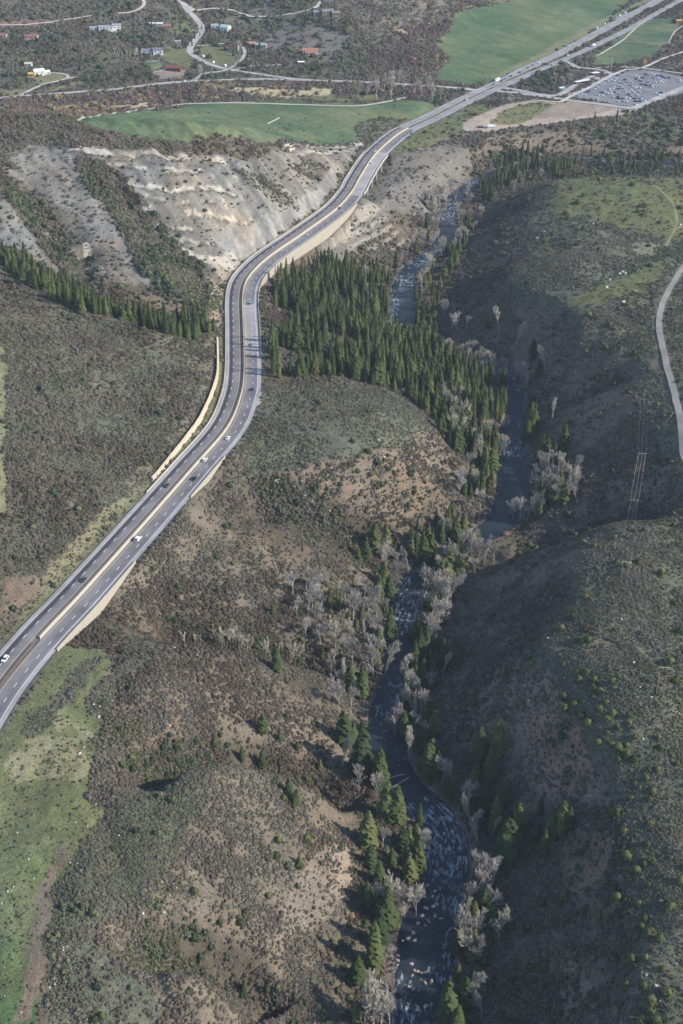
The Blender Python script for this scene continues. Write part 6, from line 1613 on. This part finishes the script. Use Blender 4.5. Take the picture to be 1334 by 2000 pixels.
put_rocks(crop_pts("465,935 480,942 455,945 438,1012 515,855 520,803 487,790 415,455 803,875 870,890 885,900 700,250 1090,1100 1020,1095 1135,1162 585,770 535,785 415,1045 910,495 1025,535", 0, 1080), .65, 'pale boulder on the meadow edge below the highway', 'boulders of the upper meadow edge')
put_rocks(crop_pts("1325,570 1315,575 1333,580 1320,560 1005,815 1032,812 1020,805 950,845 935,885 1078,903 1090,905 1040,925 1022,960 525,665 865,555 1030,320 835,315 575,630 610,595", 834, 230), 1.3, 'pale boulder lying on the upper right mesa', 'boulders of the mesa')
put_rocks(crop_pts("1012,345 1018,352 628,445 625,555 1078,573 1170,755 1160,765 1315,840 1325,845 820,775 845,785 720,655 1125,968 530,770 448,660 870,325 1165,20 1300,830 1110,700 960,600", 834, 1080), .65, 'pale stone on the sage hill right of the river', 'stones of the sage hill')
put_rocks(crop_pts("1190,1050 1195,1055 1140,580 1120,490 830,215 850,65 1300,940 1215,1135 1145,1000 850,1120 355,1160 760,970", 834, 1530), .5, 'pale stone on the lower right ridge', 'stones of the lower right ridge')
put_rocks(crop_pts("370,770 385,765 395,775 505,770 750,680 660,705 690,735 620,635 930,620 935,650 560,880 485,910 650,930 640,745 905,560 380,780 520,850 560,870", 400, 650), .8, 'pale rock along the stony rim of the terrace', 'rocks of the terrace rim')
put_rocks(crop_pts("600,115 620,118 690,125 715,130 740,132 760,136 790,140 815,143 840,146 870,150 1030,158 1060,162 1090,168 1120,172 1150,177 1180,182 1215,186 1250,190 330,462 360,464 395,470 430,474 465,479 500,483 540,489 580,495 620,502 650,508 680,515 700,524 718,535 722,548 708,556", 1050, 100, 4.697), .85, 'small pale kerb boulder by the car park', 'kerb boulders around the car park')
def rivz(x, y):
    d_, p_ = poly_dist(np.array([[x, y]]), RV, 80); return float(np.interp(p_[0], np.arange(len(RV)), RV[:, 2])) - .25
rv = crop_pts("1205,345 1195,360 1245,348 1160,540 1190,650 1210,640 1150,660 1225,715 1200,700 1240,712 1075,805 1095,825 1060,815 1030,830 1085,790 995,965 1003,955 975,905 1005,905 1000,925 1075,950 1090,985 1080,1010 1130,1000 1105,990 1005,1045 1145,1048 1180,1040 1085,1085 1115,1090 1060,1068 1155,1168 1145,1175 1180,1160 1110,740 1150,750 1165,730 1130,700 1200,570 1185,600 1210,440 1260,470 1150,90 1160,100", 400, 1530)
put_rocks(rv, 1.0, 'brown boulder among the lowest rapids of the river', 'boulders in the lower river', RVK, rivz)
r_ = np.random.default_rng(4); more = []
for _ in range(70):
    k = r_.integers(6, 110); 
    if k >= len(RV): continue
    if r_.random() < .6: la = (RV[k, 3] / 2 + r_.uniform(-1.5, 2.0)) * r_.choice([-1, 1])
    else: la = r_.uniform(-.5, .5) * RV[k, 3]
    more.append((RV[k, 0] + RVn[k, 0] * la, RV[k, 1] + RVn[k, 1] * la + r_.uniform(-3, 3), k))
for x, y, k in more:
    py = to_px((x, y, RV[k, 2]))[1]
    if 930 < py < 1040: continue
    o = link(bpy.data.objects.new('boulder', random.choice(RVK))); s_ = random.uniform(.35, 1.0); o.location = (x, y, RV[k, 2] - .2); o.rotation_euler[2] = random.random() * 6.28; o.scale = (s_, s_ * random.uniform(.7, 1.1), s_ * .8)
    w = 'along the lower rapids' if py > 1500 else 'along the middle rapids' if py > 1040 else 'in the upper river'
    tag(o, 'small brown boulder breaking the water ' + w, 'boulder', 'small boulders ' + w)
# fallen trunks across the river
for px, py, px2, py2, lab in ((790, 1484, 752, 1492, 'upper of the two fallen logs lying in the river'), (800, 1490, 768, 1508, 'lower of the two fallen logs lying in the river')):
    a = P(px, py, -54); b_ = P(px2, py2, -54); z0 = rivz(a[0], a[1]) + .5; m = MB(); m.tube((a[0], a[1], z0 + .5), (b_[0], b_[1], z0), .28, .16, 7)
    for k in range(5): c = a + (b_ - a) * (.5 + k * .1); m.tube((c[0], c[1], z0 + .2), (c[0] + random.uniform(-1, 1), c[1] + random.uniform(-1, 1), z0 + random.uniform(.5, 1.3)), .07, .03, 4)
    tag(m.build('fallen_log', simple_mat('dead_wood', (.38, .34, .30), .9, 2, .2)), lab, 'log', 'fallen logs')
order_labels([o for o in COL.objects if o.parent is None and 'label' in o.keys() and o.get('group') and o.get('kind') is None])

for o in COL.objects:
    if 'label' in o.keys() and len(o['label'].replace('-', ' ').split()) > 16: print('LONG', o.name, o['label'])
